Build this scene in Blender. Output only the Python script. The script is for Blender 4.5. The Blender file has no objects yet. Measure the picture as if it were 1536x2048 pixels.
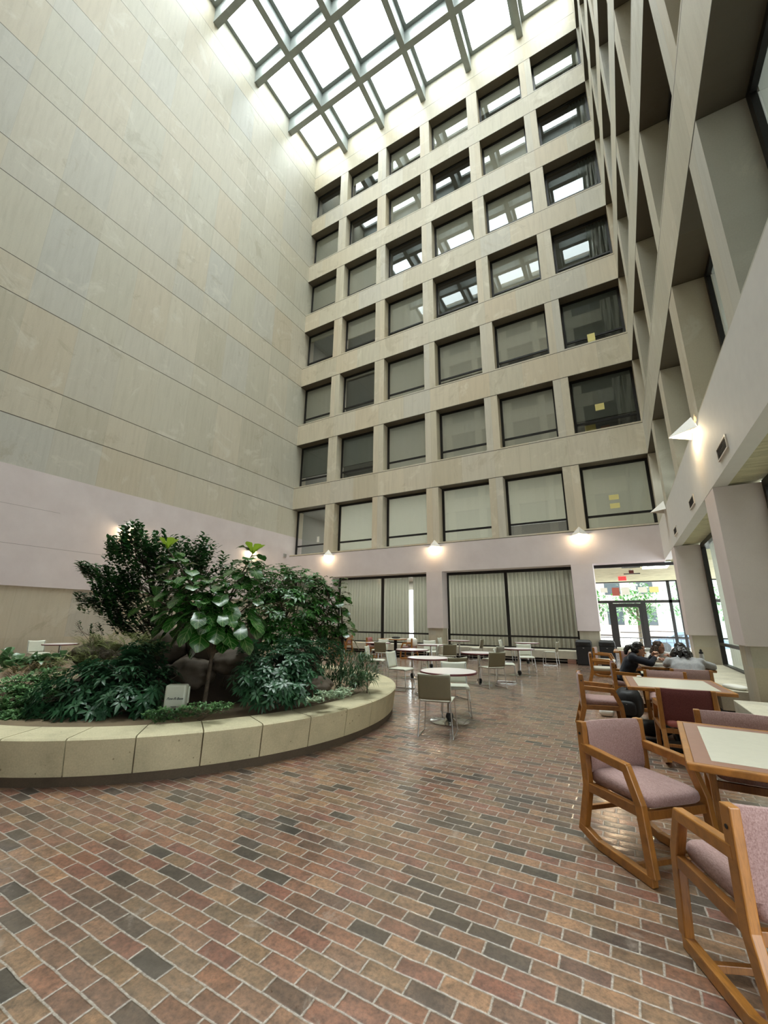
import bpy, bmesh, math, random
from mathutils import Vector, Matrix, Euler, noise as mnoise
random.seed(7)
SC = bpy.context.scene
COL = SC.collection
PI = math.pi
R = math.radians

# ------------------------------------------------------------------ camera
F_PX, CAM_H = 815.04, 1.5
yaw, pitch, roll = R(-29.7236), R(14.84436), R(0.54669)
_fw = Vector((math.sin(yaw)*math.cos(pitch), math.cos(yaw)*math.cos(pitch), math.sin(pitch)))
_rt = Vector((math.cos(yaw), -math.sin(yaw), 0)); _up = _rt.cross(_fw)
CR = _rt*math.cos(roll)+_up*math.sin(roll); CU = -_rt*math.sin(roll)+_up*math.cos(roll)
CAM = Vector((0, 0, CAM_H))
cd = bpy.data.cameras.new('camera'); cam = bpy.data.objects.new('camera', cd); COL.objects.link(cam)
cam.matrix_world = Matrix(((CR.x, CU.x, -_fw.x, 0), (CR.y, CU.y, -_fw.y, 0), (CR.z, CU.z, -_fw.z, CAM_H), (0, 0, 0, 1)))
cd.sensor_fit = 'VERTICAL'; cd.sensor_height = 36.0; cd.lens = F_PX/2048*36.0; cd.clip_start = 0.05; cd.clip_end = 500
SC.camera = cam

def at(px, py, depth):
    """real point that far along the view, used to survey the photograph"""
    return CAM + CR*((px-768)/F_PX*depth) - CU*((py-1024)/F_PX*depth) + _fw*depth

# ------------------------------------------------------------------ materials
def s2l(c):
    return tuple((v/12.92 if v <= .04045 else ((v+.055)/1.055)**2.4) for v in [x/255 for x in c])

class NT:
    def __init__(self, name):
        self.m = bpy.data.materials.new(name); self.m.use_nodes = True
        self.t = self.m.node_tree; self.n = self.t.nodes
        self.b = self.n['Principled BSDF']; self.out = self.n['Material Output']
    def new(self, ty, **kw):
        k = self.n.new(ty)
        for a, v in kw.items(): setattr(k, a, v)
        return k
    def set(self, sock, v):
        if isinstance(v, bpy.types.NodeSocket): self.t.links.new(v, sock)
        elif isinstance(v, (tuple, list)) and len(v) == 3 and sock.type == 'RGBA': sock.default_value = (*v, 1)
        else: sock.default_value = v
    def math(self, op, a, b=0.0, c=None, clamp=False):
        k = self.new('ShaderNodeMath', operation=op); k.use_clamp = clamp
        self.set(k.inputs[0], a); self.set(k.inputs[1], b)
        if c is not None: self.set(k.inputs[2], c)
        return k.outputs[0]
    def xyz(self, v):
        k = self.new('ShaderNodeSeparateXYZ'); self.set(k.inputs[0], v); return k.outputs
    def vec(self, x, y, z):
        k = self.new('ShaderNodeCombineXYZ')
        for i, v in enumerate((x, y, z)): self.set(k.inputs[i], v)
        return k.outputs[0]
    def pos(self): return self.new('ShaderNodeNewGeometry').outputs['Position']
    def obj(self): return self.new('ShaderNodeTexCoord').outputs['Object']
    def noise(self, vec, scale, detail=3, rough=.55, dist=0.0):
        k = self.new('ShaderNodeTexNoise'); self.set(k.inputs['Vector'], vec)
        k.inputs['Scale'].default_value = scale; k.inputs['Detail'].default_value = detail
        k.inputs['Roughness'].default_value = rough; k.inputs['Distortion'].default_value = dist
        return k.outputs['Fac']
    def white(self, vec):
        k = self.new('ShaderNodeTexWhiteNoise'); k.noise_dimensions = '3D'; self.set(k.inputs['Vector'], vec); return k.outputs
    def ramp(self, fac, stops, interp='LINEAR'):
        k = self.new('ShaderNodeValToRGB'); cr = k.color_ramp; cr.interpolation = interp
        while len(cr.elements) < len(stops): cr.elements.new(.5)
        for e, (p, c) in zip(cr.elements, stops):
            e.position = p; e.color = (*c, 1) if len(c) == 3 else c
        self.set(k.inputs[0], fac); return k.outputs['Color']
    def mix(self, fac, a, b, mode='MIX'):
        k = self.new('ShaderNodeMix', data_type='RGBA', blend_type=mode)
        self.set(k.inputs[0], fac); self.set(k.inputs[6], a); self.set(k.inputs[7], b); return k.outputs[2]
    def maprange(self, v, a, b, c, d):
        k = self.new('ShaderNodeMapRange'); self.set(k.inputs[0], v)
        for i, x in enumerate((a, b, c, d)): self.set(k.inputs[i+1], x)
        return k.outputs[0]
    def bump(self, h, strength=.3, dist=.01, coat=False):
        k = self.new('ShaderNodeBump'); k.inputs['Strength'].default_value = strength; k.inputs['Distance'].default_value = dist
        self.set(k.inputs['Height'], h); self.set(self.b.inputs['Normal'], k.outputs[0])
        if coat:
            k2 = self.new('ShaderNodeBump'); k2.inputs['Strength'].default_value = coat; k2.inputs['Distance'].default_value = dist
            self.set(k2.inputs['Height'], h); self.set(self.b.inputs['Coat Normal'], k2.outputs[0])
    def pr(self, **kw):
        for a, v in kw.items(): self.set(self.b.inputs[a.replace('_', ' ')], v)
        return self

def plain(name, rgb, rough=.5, metal=0.0, var=.06, scale=30.0, coat=0.0, spec=.5, bump=0.0, sheen=0.0):
    k = NT(name); c = s2l(rgb)
    f = k.noise(k.obj(), scale, 3)
    lo = tuple(v*(1-var*2) for v in c); hi = tuple(min(1, v*(1+var*2)) for v in c)
    k.pr(Base_Color=k.ramp(f, [(.25, lo), (.75, hi)]), Roughness=rough, Metallic=metal, Coat_Weight=coat, Specular_IOR_Level=spec)
    if sheen: k.b.inputs['Sheen Weight'].default_value = sheen
    if bump: k.bump(f, bump, .004)
    return k.m

def stone(name, axis, off, joints=True, tint=(1, 1, 1), panels=True):
    k = NT(name); p = k.pos(); x, y, z = k.xyz(p); h = x if axis == 'x' else y
    u = k.math('DIVIDE', k.math('SUBTRACT', h, off), 1.5385); cu = k.math('FLOOR', u)
    zz = k.math('DIVIDE', k.math('SUBTRACT', z, 4.943), 4.077); fl = k.math('FLOOR', zz)
    fr = k.math('MULTIPLY', k.math('SUBTRACT', zz, fl), 4.077)
    band = k.math('ADD', k.math('MULTIPLY', fl, 2), k.math('GREATER_THAN', fr, 2.79))
    wn = k.white(k.vec(cu, band, 3.3))
    T = lambda c: tuple(a*b for a, b in zip(s2l(c), tint))
    col = k.ramp(wn['Value'], [(0, T((184, 177, 158))), (.2, T((190, 186, 170))), (.45, T((193, 185, 166))), (.62, T((186, 184, 174))), (.8, T((196, 189, 171))), (1, T((190, 179, 157)))])
    # vertical grain and drifting veins
    sv = k.vec(k.math('MULTIPLY_ADD', h, 5.0, k.math('MULTIPLY', wn['Value'], 40)), k.math('MULTIPLY', k.math('ADD', z, k.math('MULTIPLY', h, .25)), .45), band)
    g = k.noise(sv, 1.6, 5, .6, .3)
    col = k.mix(1.0, col, k.ramp(g, [(.25, (.90, .895, .88)), (.5, (1, 1, 1)), (.8, (1.06, 1.06, 1.055))]), 'MULTIPLY')
    b = k.noise(k.vec(x, y, z), .8, 6, .68, .8)
    col = k.mix(k.ramp(b, [(.565, (0, 0, 0)), (.66, (.5, .5, .5))]), col, T((210, 206, 192)))
    b2 = k.noise(k.vec(k.math('ADD', x, 31), y, z), .55, 7, .72, 1.2)
    col = k.mix(k.ramp(b2, [(.585, (0, 0, 0)), (.66, (.4, .4, .4))]), col, T((160, 151, 128)))
    fine = k.noise(p, 55, 3)
    col = k.mix(1.0, col, k.ramp(fine, [(.3, (.95, .95, .94)), (.7, (1.03, 1.03, 1.03))]), 'MULTIPLY')
    if joints:
        l1 = k.math('LESS_THAN', k.math('ABSOLUTE', k.math('SUBTRACT', fr, .014)), .016)
        l2 = k.math('LESS_THAN', k.math('ABSOLUTE', k.math('SUBTRACT', fr, 2.79)), .016)
        ln = k.math('MAXIMUM', l1, l2)
        col = k.mix(k.math('MULTIPLY', ln, .9), col, s2l((70, 62, 48)))
    if panels:
        vj = k.math('LESS_THAN', k.math('SUBTRACT', u, cu), .006)
        col = k.mix(k.math('MULTIPLY', vj, .22), col, s2l((120, 108, 90)))
    k.pr(Base_Color=col, Roughness=.55, Specular_IOR_Level=.35)
    k.bump(k.noise(p, 24, 4), .12, .004)
    return k.m

def brick_floor():
    k = NT('red_brick_paving'); p = k.pos(); x, y, z = k.xyz(p)
    wob = k.noise(p, 5.0, 2); wob2 = k.noise(k.vec(y, x, 4.0), 5.0, 2)
    yy = k.math('ADD', y, k.math('MULTIPLY', k.math('SUBTRACT', wob, .5), .018)); xx = k.math('ADD', x, k.math('MULTIPLY', k.math('SUBTRACT', wob2, .5), .018))
    v = k.math('DIVIDE', k.math('SUBTRACT', yy, 1.243), .0945); row = k.math('FLOOR', v); fv = k.math('SUBTRACT', v, row)
    sh = k.white(k.vec(row, 9.1, 0))['Value']
    half = k.math('MULTIPLY', k.math('MODULO', k.math('ADD', row, 1000), 2), .5)
    u = k.math('ADD', k.math('ADD', k.math('DIVIDE', xx, .2115), half), k.math('MULTIPLY', sh, .14))
    cl = k.math('FLOOR', u); fu = k.math('SUBTRACT', u, cl)
    wn = k.white(k.vec(cl, row, 1.7)); w2 = k.white(k.vec(cl, row, 8.2))
    col = k.ramp(wn['Value'], [(0, s2l((62, 58, 54))), (.1, s2l((80, 70, 63))), (.2, s2l((110, 84, 70))), (.36, s2l((136, 96, 76))), (.5, s2l((126, 84, 73))), (.64, s2l((142, 112, 86))), (.78, s2l((116, 96, 76))), (.9, s2l((158, 122, 94))), (1, s2l((106, 80, 70)))])
    grain = k.noise(p, 42, 6, .75); big = k.noise(p, 9, 5, .65, .4); huge = k.noise(p, 1.1, 3, .5)
    col = k.mix(1.0, col, k.ramp(grain, [(.36, (.56, .55, .54)), (.5, (1, 1, 1)), (.66, (1.45, 1.4, 1.34))]), 'MULTIPLY')
    col = k.mix(1.0, col, k.ramp(big, [(.36, (.68, .69, .70)), (.5, (1, 1, 1)), (.66, (1.3, 1.26, 1.2))]), 'MULTIPLY')
    col = k.mix(k.ramp(huge, [(.35, (.05, .05, .05)), (.65, (.3, .3, .3))]), col, s2l((118, 102, 86)))
    lime = k.noise(k.vec(k.math('ADD', x, 17), y, 0), 3.4, 6, .7, .6)
    col = k.mix(k.ramp(lime, [(.6, (0, 0, 0)), (.72, (.55, .55, .55))]), col, s2l((178, 164, 150)))
    rough_edge = k.math('MULTIPLY', k.math('SUBTRACT', k.noise(p, 60, 3), .5), .05)
    ev = k.math('ADD', k.math('MULTIPLY', k.math('MINIMUM', fv, k.math('SUBTRACT', 1, fv)), .0945), k.math('MULTIPLY', rough_edge, .09))
    eu = k.math('ADD', k.math('MULTIPLY', k.math('MINIMUM', fu, k.math('SUBTRACT', 1, fu)), .2115), k.math('MULTIPLY', rough_edge, .09))
    e = k.math('MINIMUM', ev, eu)
    mort = k.maprange(k.math('ADD', e, k.math('MULTIPLY', k.math('SUBTRACT', k.noise(p, 26, 3), .5), .004)), .0032, .0058, .85, 0.0)
    mc = k.ramp(k.noise(p, 48, 4, .7), [(.3, s2l((128, 118, 106))), (.7, s2l((204, 196, 184)))])
    col = k.mix(mort, col, mc)
    rg = k.math('ADD', k.math('MULTIPLY', k.noise(p, 30, 3), .22), k.math('MULTIPLY', w2['Value'], .16))
    rg = k.math('ADD', rg, k.math('MULTIPLY_ADD', mort, .1, .2))
    k.pr(Base_Color=col, Roughness=rg, Specular_IOR_Level=.5, Coat_Weight=.9, Coat_Roughness=.08)
    hgt = k.math('ADD', k.math('ADD', k.maprange(e, .001, .009, 0, .8), k.maprange(e, .004, .045, 0, .5)), k.math('ADD', k.math('MULTIPLY', grain, .28), k.math('MULTIPLY', w2['Value'], .35)))
    k.bump(hgt, .5, .006, .22)
    return k.m

def concrete(name, rgb, pits=True, boards=False):
    k = NT(name); p = k.pos(); x, y, z = k.xyz(p); c = s2l(rgb)
    f = k.noise(p, 2.2, 6, .65)
    col = k.ramp(f, [(.25, tuple(v*.74 for v in c)), (.5, c), (.78, tuple(min(1, v*1.2) for v in c))])
    fine = k.noise(p, 70, 3)
    col = k.mix(1.0, col, k.ramp(fine, [(.3, (.9, .9, .88)), (.7, (1.06, 1.06, 1.05))]), 'MULTIPLY')
    if pits:
        vo = k.new('ShaderNodeTexVoronoi'); vo.inputs['Scale'].default_value = 11; k.set(vo.inputs['Vector'], p)
        rnd = k.xyz(vo.outputs['Color'])[0]
        pit = k.math('MULTIPLY', k.math('LESS_THAN', vo.outputs['Distance'], k.math('MULTIPLY', rnd, .12)), k.math('GREATER_THAN', rnd, .45))
        col = k.mix(k.math('MULTIPLY', pit, .6), col, s2l((92, 76, 50)))
    if boards:
        s = k.noise(k.vec(k.math('MULTIPLY', x, .6), k.math('MULTIPLY', y, 12), z), 2.2, 4, .6, .5)
        col = k.mix(1.0, col, k.ramp(s, [(.3, (.72, .72, .68)), (.7, (1.12, 1.12, 1.08))]), 'MULTIPLY')
        k.bump(s, .5, .02)
    k.pr(Base_Color=col, Roughness=.75, Specular_IOR_Level=.3)
    return k.m

def wood(name, rgb, rough=.38):
    k = NT(name); o = k.obj(); x, y, z = k.xyz(o); c = s2l(rgb)
    g = k.noise(k.vec(k.math('MULTIPLY', x, 8), k.math('MULTIPLY', y, 60), k.math('MULTIPLY', z, 8)), 1.5, 5, .6, .7)
    g2 = k.noise(o, 6, 2)
    col = k.ramp(g, [(.25, tuple(v*.62 for v in c)), (.5, c), (.75, tuple(min(1, v*1.25) for v in c))])
    col = k.mix(1.0, col, k.ramp(g2, [(.3, (.88, .86, .84)), (.7, (1.08, 1.08, 1.06))]), 'MULTIPLY')
    k.pr(Base_Color=col, Roughness=rough, Coat_Weight=.25, Coat_Roughness=.25)
    return k.m

def fabric(name, rgb, rgb2):
    k = NT(name); o = k.obj(); x, y, z = k.xyz(o)
    n = k.noise(o, 170, 3, .7); rib = k.noise(k.vec(k.math('MULTIPLY', x, 40), k.math('MULTIPLY', y, 260), k.math('MULTIPLY', z, 90)), 1.0, 2)
    f = k.math('ADD', k.math('MULTIPLY', n, .6), k.math('MULTIPLY', rib, .4))
    k.pr(Base_Color=k.ramp(f, [(.36, s2l(rgb)), (.62, s2l(rgb2))]), Roughness=.9, Sheen_Weight=.2, Specular_IOR_Level=.2)
    k.bump(f, .3, .002)
    return k.m

def foliage_mat(name, dark, light, rough=.35, coat=.25, vein=None, trans=.12):
    k = NT(name); p = k.pos()
    f = k.noise(p, 9, 2); f2 = k.noise(p, 60, 2)
    col = k.ramp(k.math('ADD', k.math('MULTIPLY', f, .8), k.math('MULTIPLY', f2, .2)), [(.3, s2l(dark)), (.7, s2l(light))])
    if vein:
        at_ = k.new('ShaderNodeAttribute', attribute_name='leaf_uv'); u, v, q = k.xyz(at_.outputs['Vector'])
        au = k.math('ABSOLUTE', u)
        mid = k.math('LESS_THAN', au, .06)
        side = k.math('LESS_THAN', k.math('ABSOLUTE', k.math('SUBTRACT', k.math('FRACT', k.math('MULTIPLY', k.math('SUBTRACT', v, k.math('MULTIPLY', au, .22)), 7)), .5)), .06)
        col = k.mix(k.math('MULTIPLY', k.math('MAXIMUM', mid, side), .7), col, s2l(vein))
    k.pr(Base_Color=col, Roughness=rough, Coat_Weight=coat, Coat_Roughness=.2)
    k.b.inputs['Transmission Weight'].default_value = 0
    tr = k.new('ShaderNodeBsdfTranslucent'); k.set(tr.inputs['Color'], s2l(light))
    mx = k.new('ShaderNodeMixShader'); mx.inputs[0].default_value = trans
    k.t.links.new(k.b.outputs[0], mx.inputs[1]); k.t.links.new(tr.outputs[0], mx.inputs[2]); k.t.links.new(mx.outputs[0], k.out.inputs[0])
    return k.m

def glass_mat(name, tint, ior=1.5, rough=0.0, boost=1.0):
    k = NT(name)
    fr = k.new('ShaderNodeFresnel'); fr.inputs['IOR'].default_value = ior
    tb = k.new('ShaderNodeBsdfTransparent'); k.set(tb.inputs['Color'], tint)
    gb = k.new('ShaderNodeBsdfGlossy'); gb.inputs['Roughness'].default_value = rough; k.set(gb.inputs['Color'], (.95, 1, 1))
    mx = k.new('ShaderNodeMixShader'); k.set(mx.inputs[0], k.math('MULTIPLY', fr.outputs[0], boost, clamp=True))
    k.t.links.new(tb.outputs[0], mx.inputs[1]); k.t.links.new(gb.outputs[0], mx.inputs[2]); k.t.links.new(mx.outputs[0], k.out.inputs[0])
    return k.m

def emit(name, rgb, strength):
    k = NT(name); k.pr(Base_Color=s2l(rgb), Emission_Color=s2l(rgb), Emission_Strength=strength); return k.m

def cloth_curtain(name, rgb, trans=.35):
    k = NT(name); c = s2l(rgb); f = k.noise(k.obj(), 90, 2)
    col = k.ramp(f, [(.3, tuple(v*.9 for v in c)), (.7, tuple(v*1.1 for v in c))])
    k.pr(Base_Color=col, Roughness=.9, Specular_IOR_Level=.1)
    tr = k.new('ShaderNodeBsdfTranslucent'); k.set(tr.inputs['Color'], c)
    mx = k.new('ShaderNodeMixShader'); mx.inputs[0].default_value = trans
    k.t.links.new(k.b.outputs[0], mx.inputs[1]); k.t.links.new(tr.outputs[0], mx.inputs[2]); k.t.links.new(mx.outputs[0], k.out.inputs[0])
    return k.m

M = {}
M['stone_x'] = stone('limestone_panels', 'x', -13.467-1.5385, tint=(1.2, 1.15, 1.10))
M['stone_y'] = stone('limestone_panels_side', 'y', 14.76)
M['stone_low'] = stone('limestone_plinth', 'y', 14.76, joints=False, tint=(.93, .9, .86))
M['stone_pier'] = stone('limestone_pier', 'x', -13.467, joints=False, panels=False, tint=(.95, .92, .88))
def plaster():
    k = NT('pinkish_plaster'); p = k.pos(); x, y, z = k.xyz(p)
    f = k.noise(p, 1.1, 5, .6); fine = k.noise(p, 90, 3)
    col = k.ramp(f, [(.3, s2l((206, 195, 193))), (.7, s2l((216, 206, 204)))])
    col = k.mix(1.0, col, k.ramp(fine, [(.3, (.96, .96, .96)), (.7, (1.02, 1.02, 1.02))]), 'MULTIPLY')
    # hairline board joints
    ln = k.math('LESS_THAN', k.math('ABSOLUTE', k.math('SUBTRACT', z, 3.69)), .006)
    l2 = k.math('MULTIPLY', k.math('LESS_THAN', k.math('ABSOLUTE', k.math('SUBTRACT', z, 4.9)), .005), k.math('LESS_THAN', y, 6.2))
    col = k.mix(k.math('MULTIPLY', k.math('MAXIMUM', ln, l2), k.math('LESS_THAN', x, -16.1)), col, s2l((150, 140, 136)))
    k.pr(Base_Color=col, Roughness=.7, Specular_IOR_Level=.25); k.bump(fine, .06, .003); return k.m
M['plaster'] = plaster()
M['plaster_skylit'] = plain('skylit_toned_plaster', (208, 206, 202), .7, 0, .015, 6)  # pink plaster recoloured paler and cooler for the skylight falling on it
M['brick'] = brick_floor()
M['concrete'] = concrete('cast_concrete', (190, 181, 150))
M['board'] = concrete('board_marked_concrete', (196, 190, 160), pits=False, boards=True)
M['ledge'] = concrete('cream_ledge_stone', (200, 194, 176), pits=False)
M['darkmetal'] = plain('dark_bronze_metal', (34, 32, 30), .42, .3, .1)
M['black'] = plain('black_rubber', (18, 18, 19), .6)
M['glass'] = glass_mat('window_glass', (.93, .96, .93), 1.5, 0.0, 1.8)
M['glass_clear'] = glass_mat('clear_glass', (.93, .97, .96), 1.45)
M['skyglass'] = glass_mat('skylight_glass', (.92, .96, .95), 1.45)
M['shade'] = cloth_curtain('roller_shade_cloth', (236, 236, 222), .4)
M['sheer'] = cloth_curtain('sheer_curtain_cloth', (138, 144, 138), .3)
M['drape'] = cloth_curtain('pleated_drape_cloth', (178, 180, 168), .3)
M['beam'] = plain('painted_skylight_beam', (146, 152, 148), .45, 0, .04, 3)
M['interior'] = plain('office_plaster', (150, 150, 145), .8)
M['offceil'] = plain('office_ceiling_tile', (126, 126, 122), .8)
M['oak'] = wood('golden_oak', (164, 110, 48))
M['oakdark'] = wood('oak_in_edge', (146, 96, 44))
M['mauve'] = fabric('mauve_upholstery', (142, 112, 108), (184, 155, 150))
M['pinkfab'] = fabric('rose_upholstery', (168, 98, 96), (192, 122, 118))
M['maroon'] = fabric('maroon_upholstery', (88, 46, 46), (116, 66, 64))
M['laminate'] = plain('cream_laminate', (206, 203, 186), .32, 0, .02, 20)
M['border'] = plain('terracotta_laminate', (150, 112, 96), .35, 0, .03, 20)
M['whitetop'] = plain('white_laminate', (226, 220, 216), .3, 0, .015, 20)
M['taupe'] = plain('taupe_back_shell', (120, 114, 90), .5, 0, .02, 12)  # own olive taupe colour of the rear chair shells
M['burgundy'] = plain('burgundy_edge', (104, 48, 54), .4)
M['chrome'] = plain('chrome', (200, 200, 198), .16, 1.0, .02)
M['whiteplastic'] = plain('off_white_plastic', (206, 208, 192), .42, 0, .02, 12)
M['rock'] = concrete('brown_fieldstone', (78, 68, 56), pits=False)
M['soil'] = concrete('dark_soil', (58, 44, 36), pits=False)
M['bark'] = plain('grey_bark', (84, 72, 58), .85, 0, .2, 20, bump=.4)
M['speaker'] = plain('pale_green_plastic', (190, 194, 176), .5, 0, .02, 10)
M['paper'] = plain('white_paper', (232, 230, 220), .8, 0, .01)
M['yellow'] = plain('yellow_paper', (236, 224, 150), .8, 0, .01)
M['redpaper'] = plain('red_paper', (168, 92, 80), .8, 0, .03)
M['ink'] = plain('dark_ink', (40, 40, 40), .7)
M['sconce'] = plain('pale_enamel', (214, 208, 198), .4, 0, .02)
M['bulb'] = emit('warm_bulb', (255, 226, 170), 10.0)
M['exit'] = emit('red_exit_sign', (205, 52, 56), 0.5)
M['fixture'] = emit('cool_light_panel', (235, 255, 250), 1.6)
M['steel'] = plain('brushed_steel', (190, 190, 188), .3, .9, .03)
M['asphalt'] = concrete('asphalt', (150, 150, 148), pits=False)
M['street'] = concrete('pale_pavement', (196, 194, 188), pits=False)
M['building'] = concrete('pink_brick_building', (148, 136, 132), pits=False)
M['carpaint'] = plain('silver_blue_car_paint', (104, 124, 152), .25, .4, .02)
M['carglass'] = plain('car_window_glass', (56, 62, 66), .15)
M['glass_side'] = glass_mat('weak_mirror_glass', (.95, .97, .94), 1.3, 0.0, .4)  # mirror strength turned down for the grazing view
M['bounce_dark'] = plain('bounce_cutting_dark', (58, 56, 52), .25)  # opaque dark added behind the viewer to cut light bounced forward
M['greybldg'] = concrete('grey_render', (150, 158, 158), pits=False)
# ------------------------------------------------------------------ mesh helpers
class MB:
    def __init__(self): self.v = []; self.f = []; self.mi = []; self.cur = 0
    def mat(self, i): self.cur = i; return self
    def add(self, vs, fs):
        o = len(self.v); self.v += [tuple(q) for q in vs]
        for q in fs: self.f.append(tuple(o+i for i in q)); self.mi.append(self.cur)
        return self
    def box(self, a, b, mat=None):
        (x0, y0, z0), (x1, y1, z1) = a, b
        vs = [Vector(p) for p in ((x0, y0, z0), (x1, y0, z0), (x1, y1, z0), (x0, y1, z0), (x0, y0, z1), (x1, y0, z1), (x1, y1, z1), (x0, y1, z1))]
        if mat is not None: vs = [mat @ q for q in vs]
        return self.add(vs, [(0, 3, 2, 1), (4, 5, 6, 7), (0, 1, 5, 4), (1, 2, 6, 5), (2, 3, 7, 6), (3, 0, 4, 7)])
    def bar(self, p, q, w, h, up=Vector((0, 0, 1))):
        """square bar from p to q, w across, h along up"""
        p, q = Vector(p), Vector(q); d = (q-p).normalized(); s = d.cross(up)
        if s.length < 1e-4: s = d.cross(Vector((0, 1, 0)))
        s.normalize(); u = s.cross(d); s *= w/2; u *= h/2
        vs = [p-s-u, p+s-u, p+s+u, p-s+u, q-s-u, q+s-u, q+s+u, q-s+u]
        return self.add(vs, [(0, 3, 2, 1), (4, 5, 6, 7), (0, 1, 5, 4), (1, 2, 6, 5), (2, 3, 7, 6), (3, 0, 4, 7)])
    def strip(self, pts, w, thick, axis=Vector((0, 1, 0))):
        """bent flat board: a polyline in a plane, w along axis, thick in the plane (mitred)"""
        pts = [Vector(p) for p in pts]; n = len(pts); rings = []
        for i, p in enumerate(pts):
            d0 = (pts[i]-pts[i-1]).normalized() if i else (pts[1]-pts[0]).normalized()
            d1 = (pts[i+1]-pts[i]).normalized() if i < n-1 else d0
            t = (d0+d1).normalized(); nn = axis.cross(t).normalized(); k = thick/2/max(.35, nn.dot(axis.cross(d0).normalized()))
            a = axis*(w/2); rings.append([p-a-nn*k, p+a-nn*k, p+a+nn*k, p-a+nn*k])
        vs = [q for r in rings for q in r]; fs = [(3, 2, 1, 0), tuple(4*(n-1)+i for i in range(4))]
        for i in range(n-1):
            for j in range(4): fs.append((4*i+j, 4*i+(j+1) % 4, 4*i+4+(j+1) % 4, 4*i+4+j))
        return self.add(vs, fs)
    def tube(self, pts, r, n=8, caps=True):
        pts = [Vector(p) for p in pts]; rs = r if isinstance(r, (list, tuple)) else [r]*len(pts)
        ref = None; vs = []; fs = []
        for i, p in enumerate(pts):
            a = pts[max(0, i-1)]; b = pts[min(len(pts)-1, i+1)]; d = (b-a).normalized()
            if ref is None: ref = d.orthogonal().normalized()
            s = (ref-d*ref.dot(d))
            s = s.normalized() if s.length > 1e-5 else d.orthogonal().normalized()
            ref = s; t = d.cross(s)
            for j in range(n):
                an = 2*PI*j/n; vs.append(p+(s*math.cos(an)+t*math.sin(an))*rs[i])
        for i in range(len(pts)-1):
            for j in range(n): fs.append((i*n+j, i*n+(j+1) % n, i*n+n+(j+1) % n, i*n+n+j))
        if caps: fs += [tuple(range(n-1, -1, -1)), tuple((len(pts)-1)*n+j for j in range(n))]
        return self.add(vs, fs)
    def lathe(self, prof, c=(0, 0, 0), n=24, sx=1, sy=1):
        vs = []; fs = []
        for (r, z) in prof:
            for j in range(n):
                an = 2*PI*j/n; vs.append((c[0]+math.cos(an)*r*sx, c[1]+math.sin(an)*r*sy, c[2]+z))
        for i in range(len(prof)-1):
            for j in range(n): fs.append((i*n+j, i*n+(j+1) % n, i*n+n+(j+1) % n, i*n+n+j))
        fs += [tuple(range(n-1, -1, -1)), tuple((len(prof)-1)*n+j for j in range(n))]
        return self.add(vs, fs)
    def grid(self, fn, nu, nv, closed=False):
        vs = [fn(i/nu, j/nv) for j in range(nv+1) for i in range(nu+1)]
        fs = [(j*(nu+1)+i, j*(nu+1)+i+1, (j+1)*(nu+1)+i+1, (j+1)*(nu+1)+i) for j in range(nv) for i in range(nu)]
        return self.add(vs, fs)
    def pillow(self, c, sx, sy, sz, e=.35, nu=20, nv=10, mat=None):
        """rounded cushion block (superellipsoid)"""
        sg = lambda a, p: math.copysign(abs(a)**p, a)
        vs = []; fs = []
        for j in range(nv+1):
            ph = -PI/2+PI*j/nv
            for i in range(nu):
                th = 2*PI*i/nu
                q = Vector((sx*sg(math.cos(ph), e)*sg(math.cos(th), e), sy*sg(math.cos(ph), e)*sg(math.sin(th), e), sz*sg(math.sin(ph), .75)))
                q = q+Vector(c); vs.append(mat @ q if mat is not None else q)
        for j in range(nv):
            for i in range(nu): fs.append((j*nu+i, j*nu+(i+1) % nu, (j+1)*nu+(i+1) % nu, (j+1)*nu+i))
        return self.add(vs, fs)
    def build(self, name, mats, parent=None, smooth=None, bevel=0, solid=0, uv=None):
        me = bpy.data.meshes.new(name); me.from_pydata(self.v, [], self.f)
        for m_ in (mats if isinstance(mats, (list, tuple)) else [mats]): me.materials.append(m_)
        if any(self.mi): me.polygons.foreach_set('material_index', self.mi)
        if smooth is not None:
            me.polygons.foreach_set('use_smooth', [True]*len(me.polygons)); me.set_sharp_from_angle(angle=R(smooth))
        if uv is not None:
            a = me.attributes.new('leaf_uv', 'FLOAT_VECTOR', 'POINT'); a.data.foreach_set('vector', [c for q in uv for c in q])
        me.update()
        o = bpy.data.objects.new(name, me); COL.objects.link(o)
        if bevel:
            b = o.modifiers.new('bevel', 'BEVEL'); b.width = bevel; b.segments = 2; b.limit_method = 'ANGLE'; b.angle_limit = R(40)
        if solid:
            b = o.modifiers.new('solid', 'SOLIDIFY'); b.thickness = solid; b.offset = 0
        if parent is not None: o.parent = parent
        return o

def tag(o, label, cat, group=None, kind=None):
    o['label'] = label; o['category'] = cat
    if group: o['group'] = group
    if kind: o['kind'] = kind
    return o
def thing(name, label, cat, loc=(0, 0, 0), rz=0.0, group=None, kind=None):
    o = bpy.data.objects.new(name, None); COL.objects.link(o); o.empty_display_size = .1
    o.location = loc; o.rotation_euler = (0, 0, rz); return tag(o, label, cat, group, kind)
def copy_tree(o, parent=None):
    c = o.copy(); COL.objects.link(c)
    if parent is not None: c.parent = parent
    for ch in list(o.children): copy_tree(ch, c)
    return c
def dup(proto, loc, rz, label, group=None, used=set()):
    if proto.name in used: o = copy_tree(proto)
    else: used.add(proto.name); o = proto
    o.location = loc; o.rotation_euler = (0, 0, rz); o['label'] = label
    if group: o['group'] = group
    return o
ORD = ['zeroth', 'first', 'second', 'third', 'fourth', 'fifth', 'sixth', 'seventh', 'eighth', 'ninth']
def struct(o, label, cat): return tag(o, label, cat, kind='structure')

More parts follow.
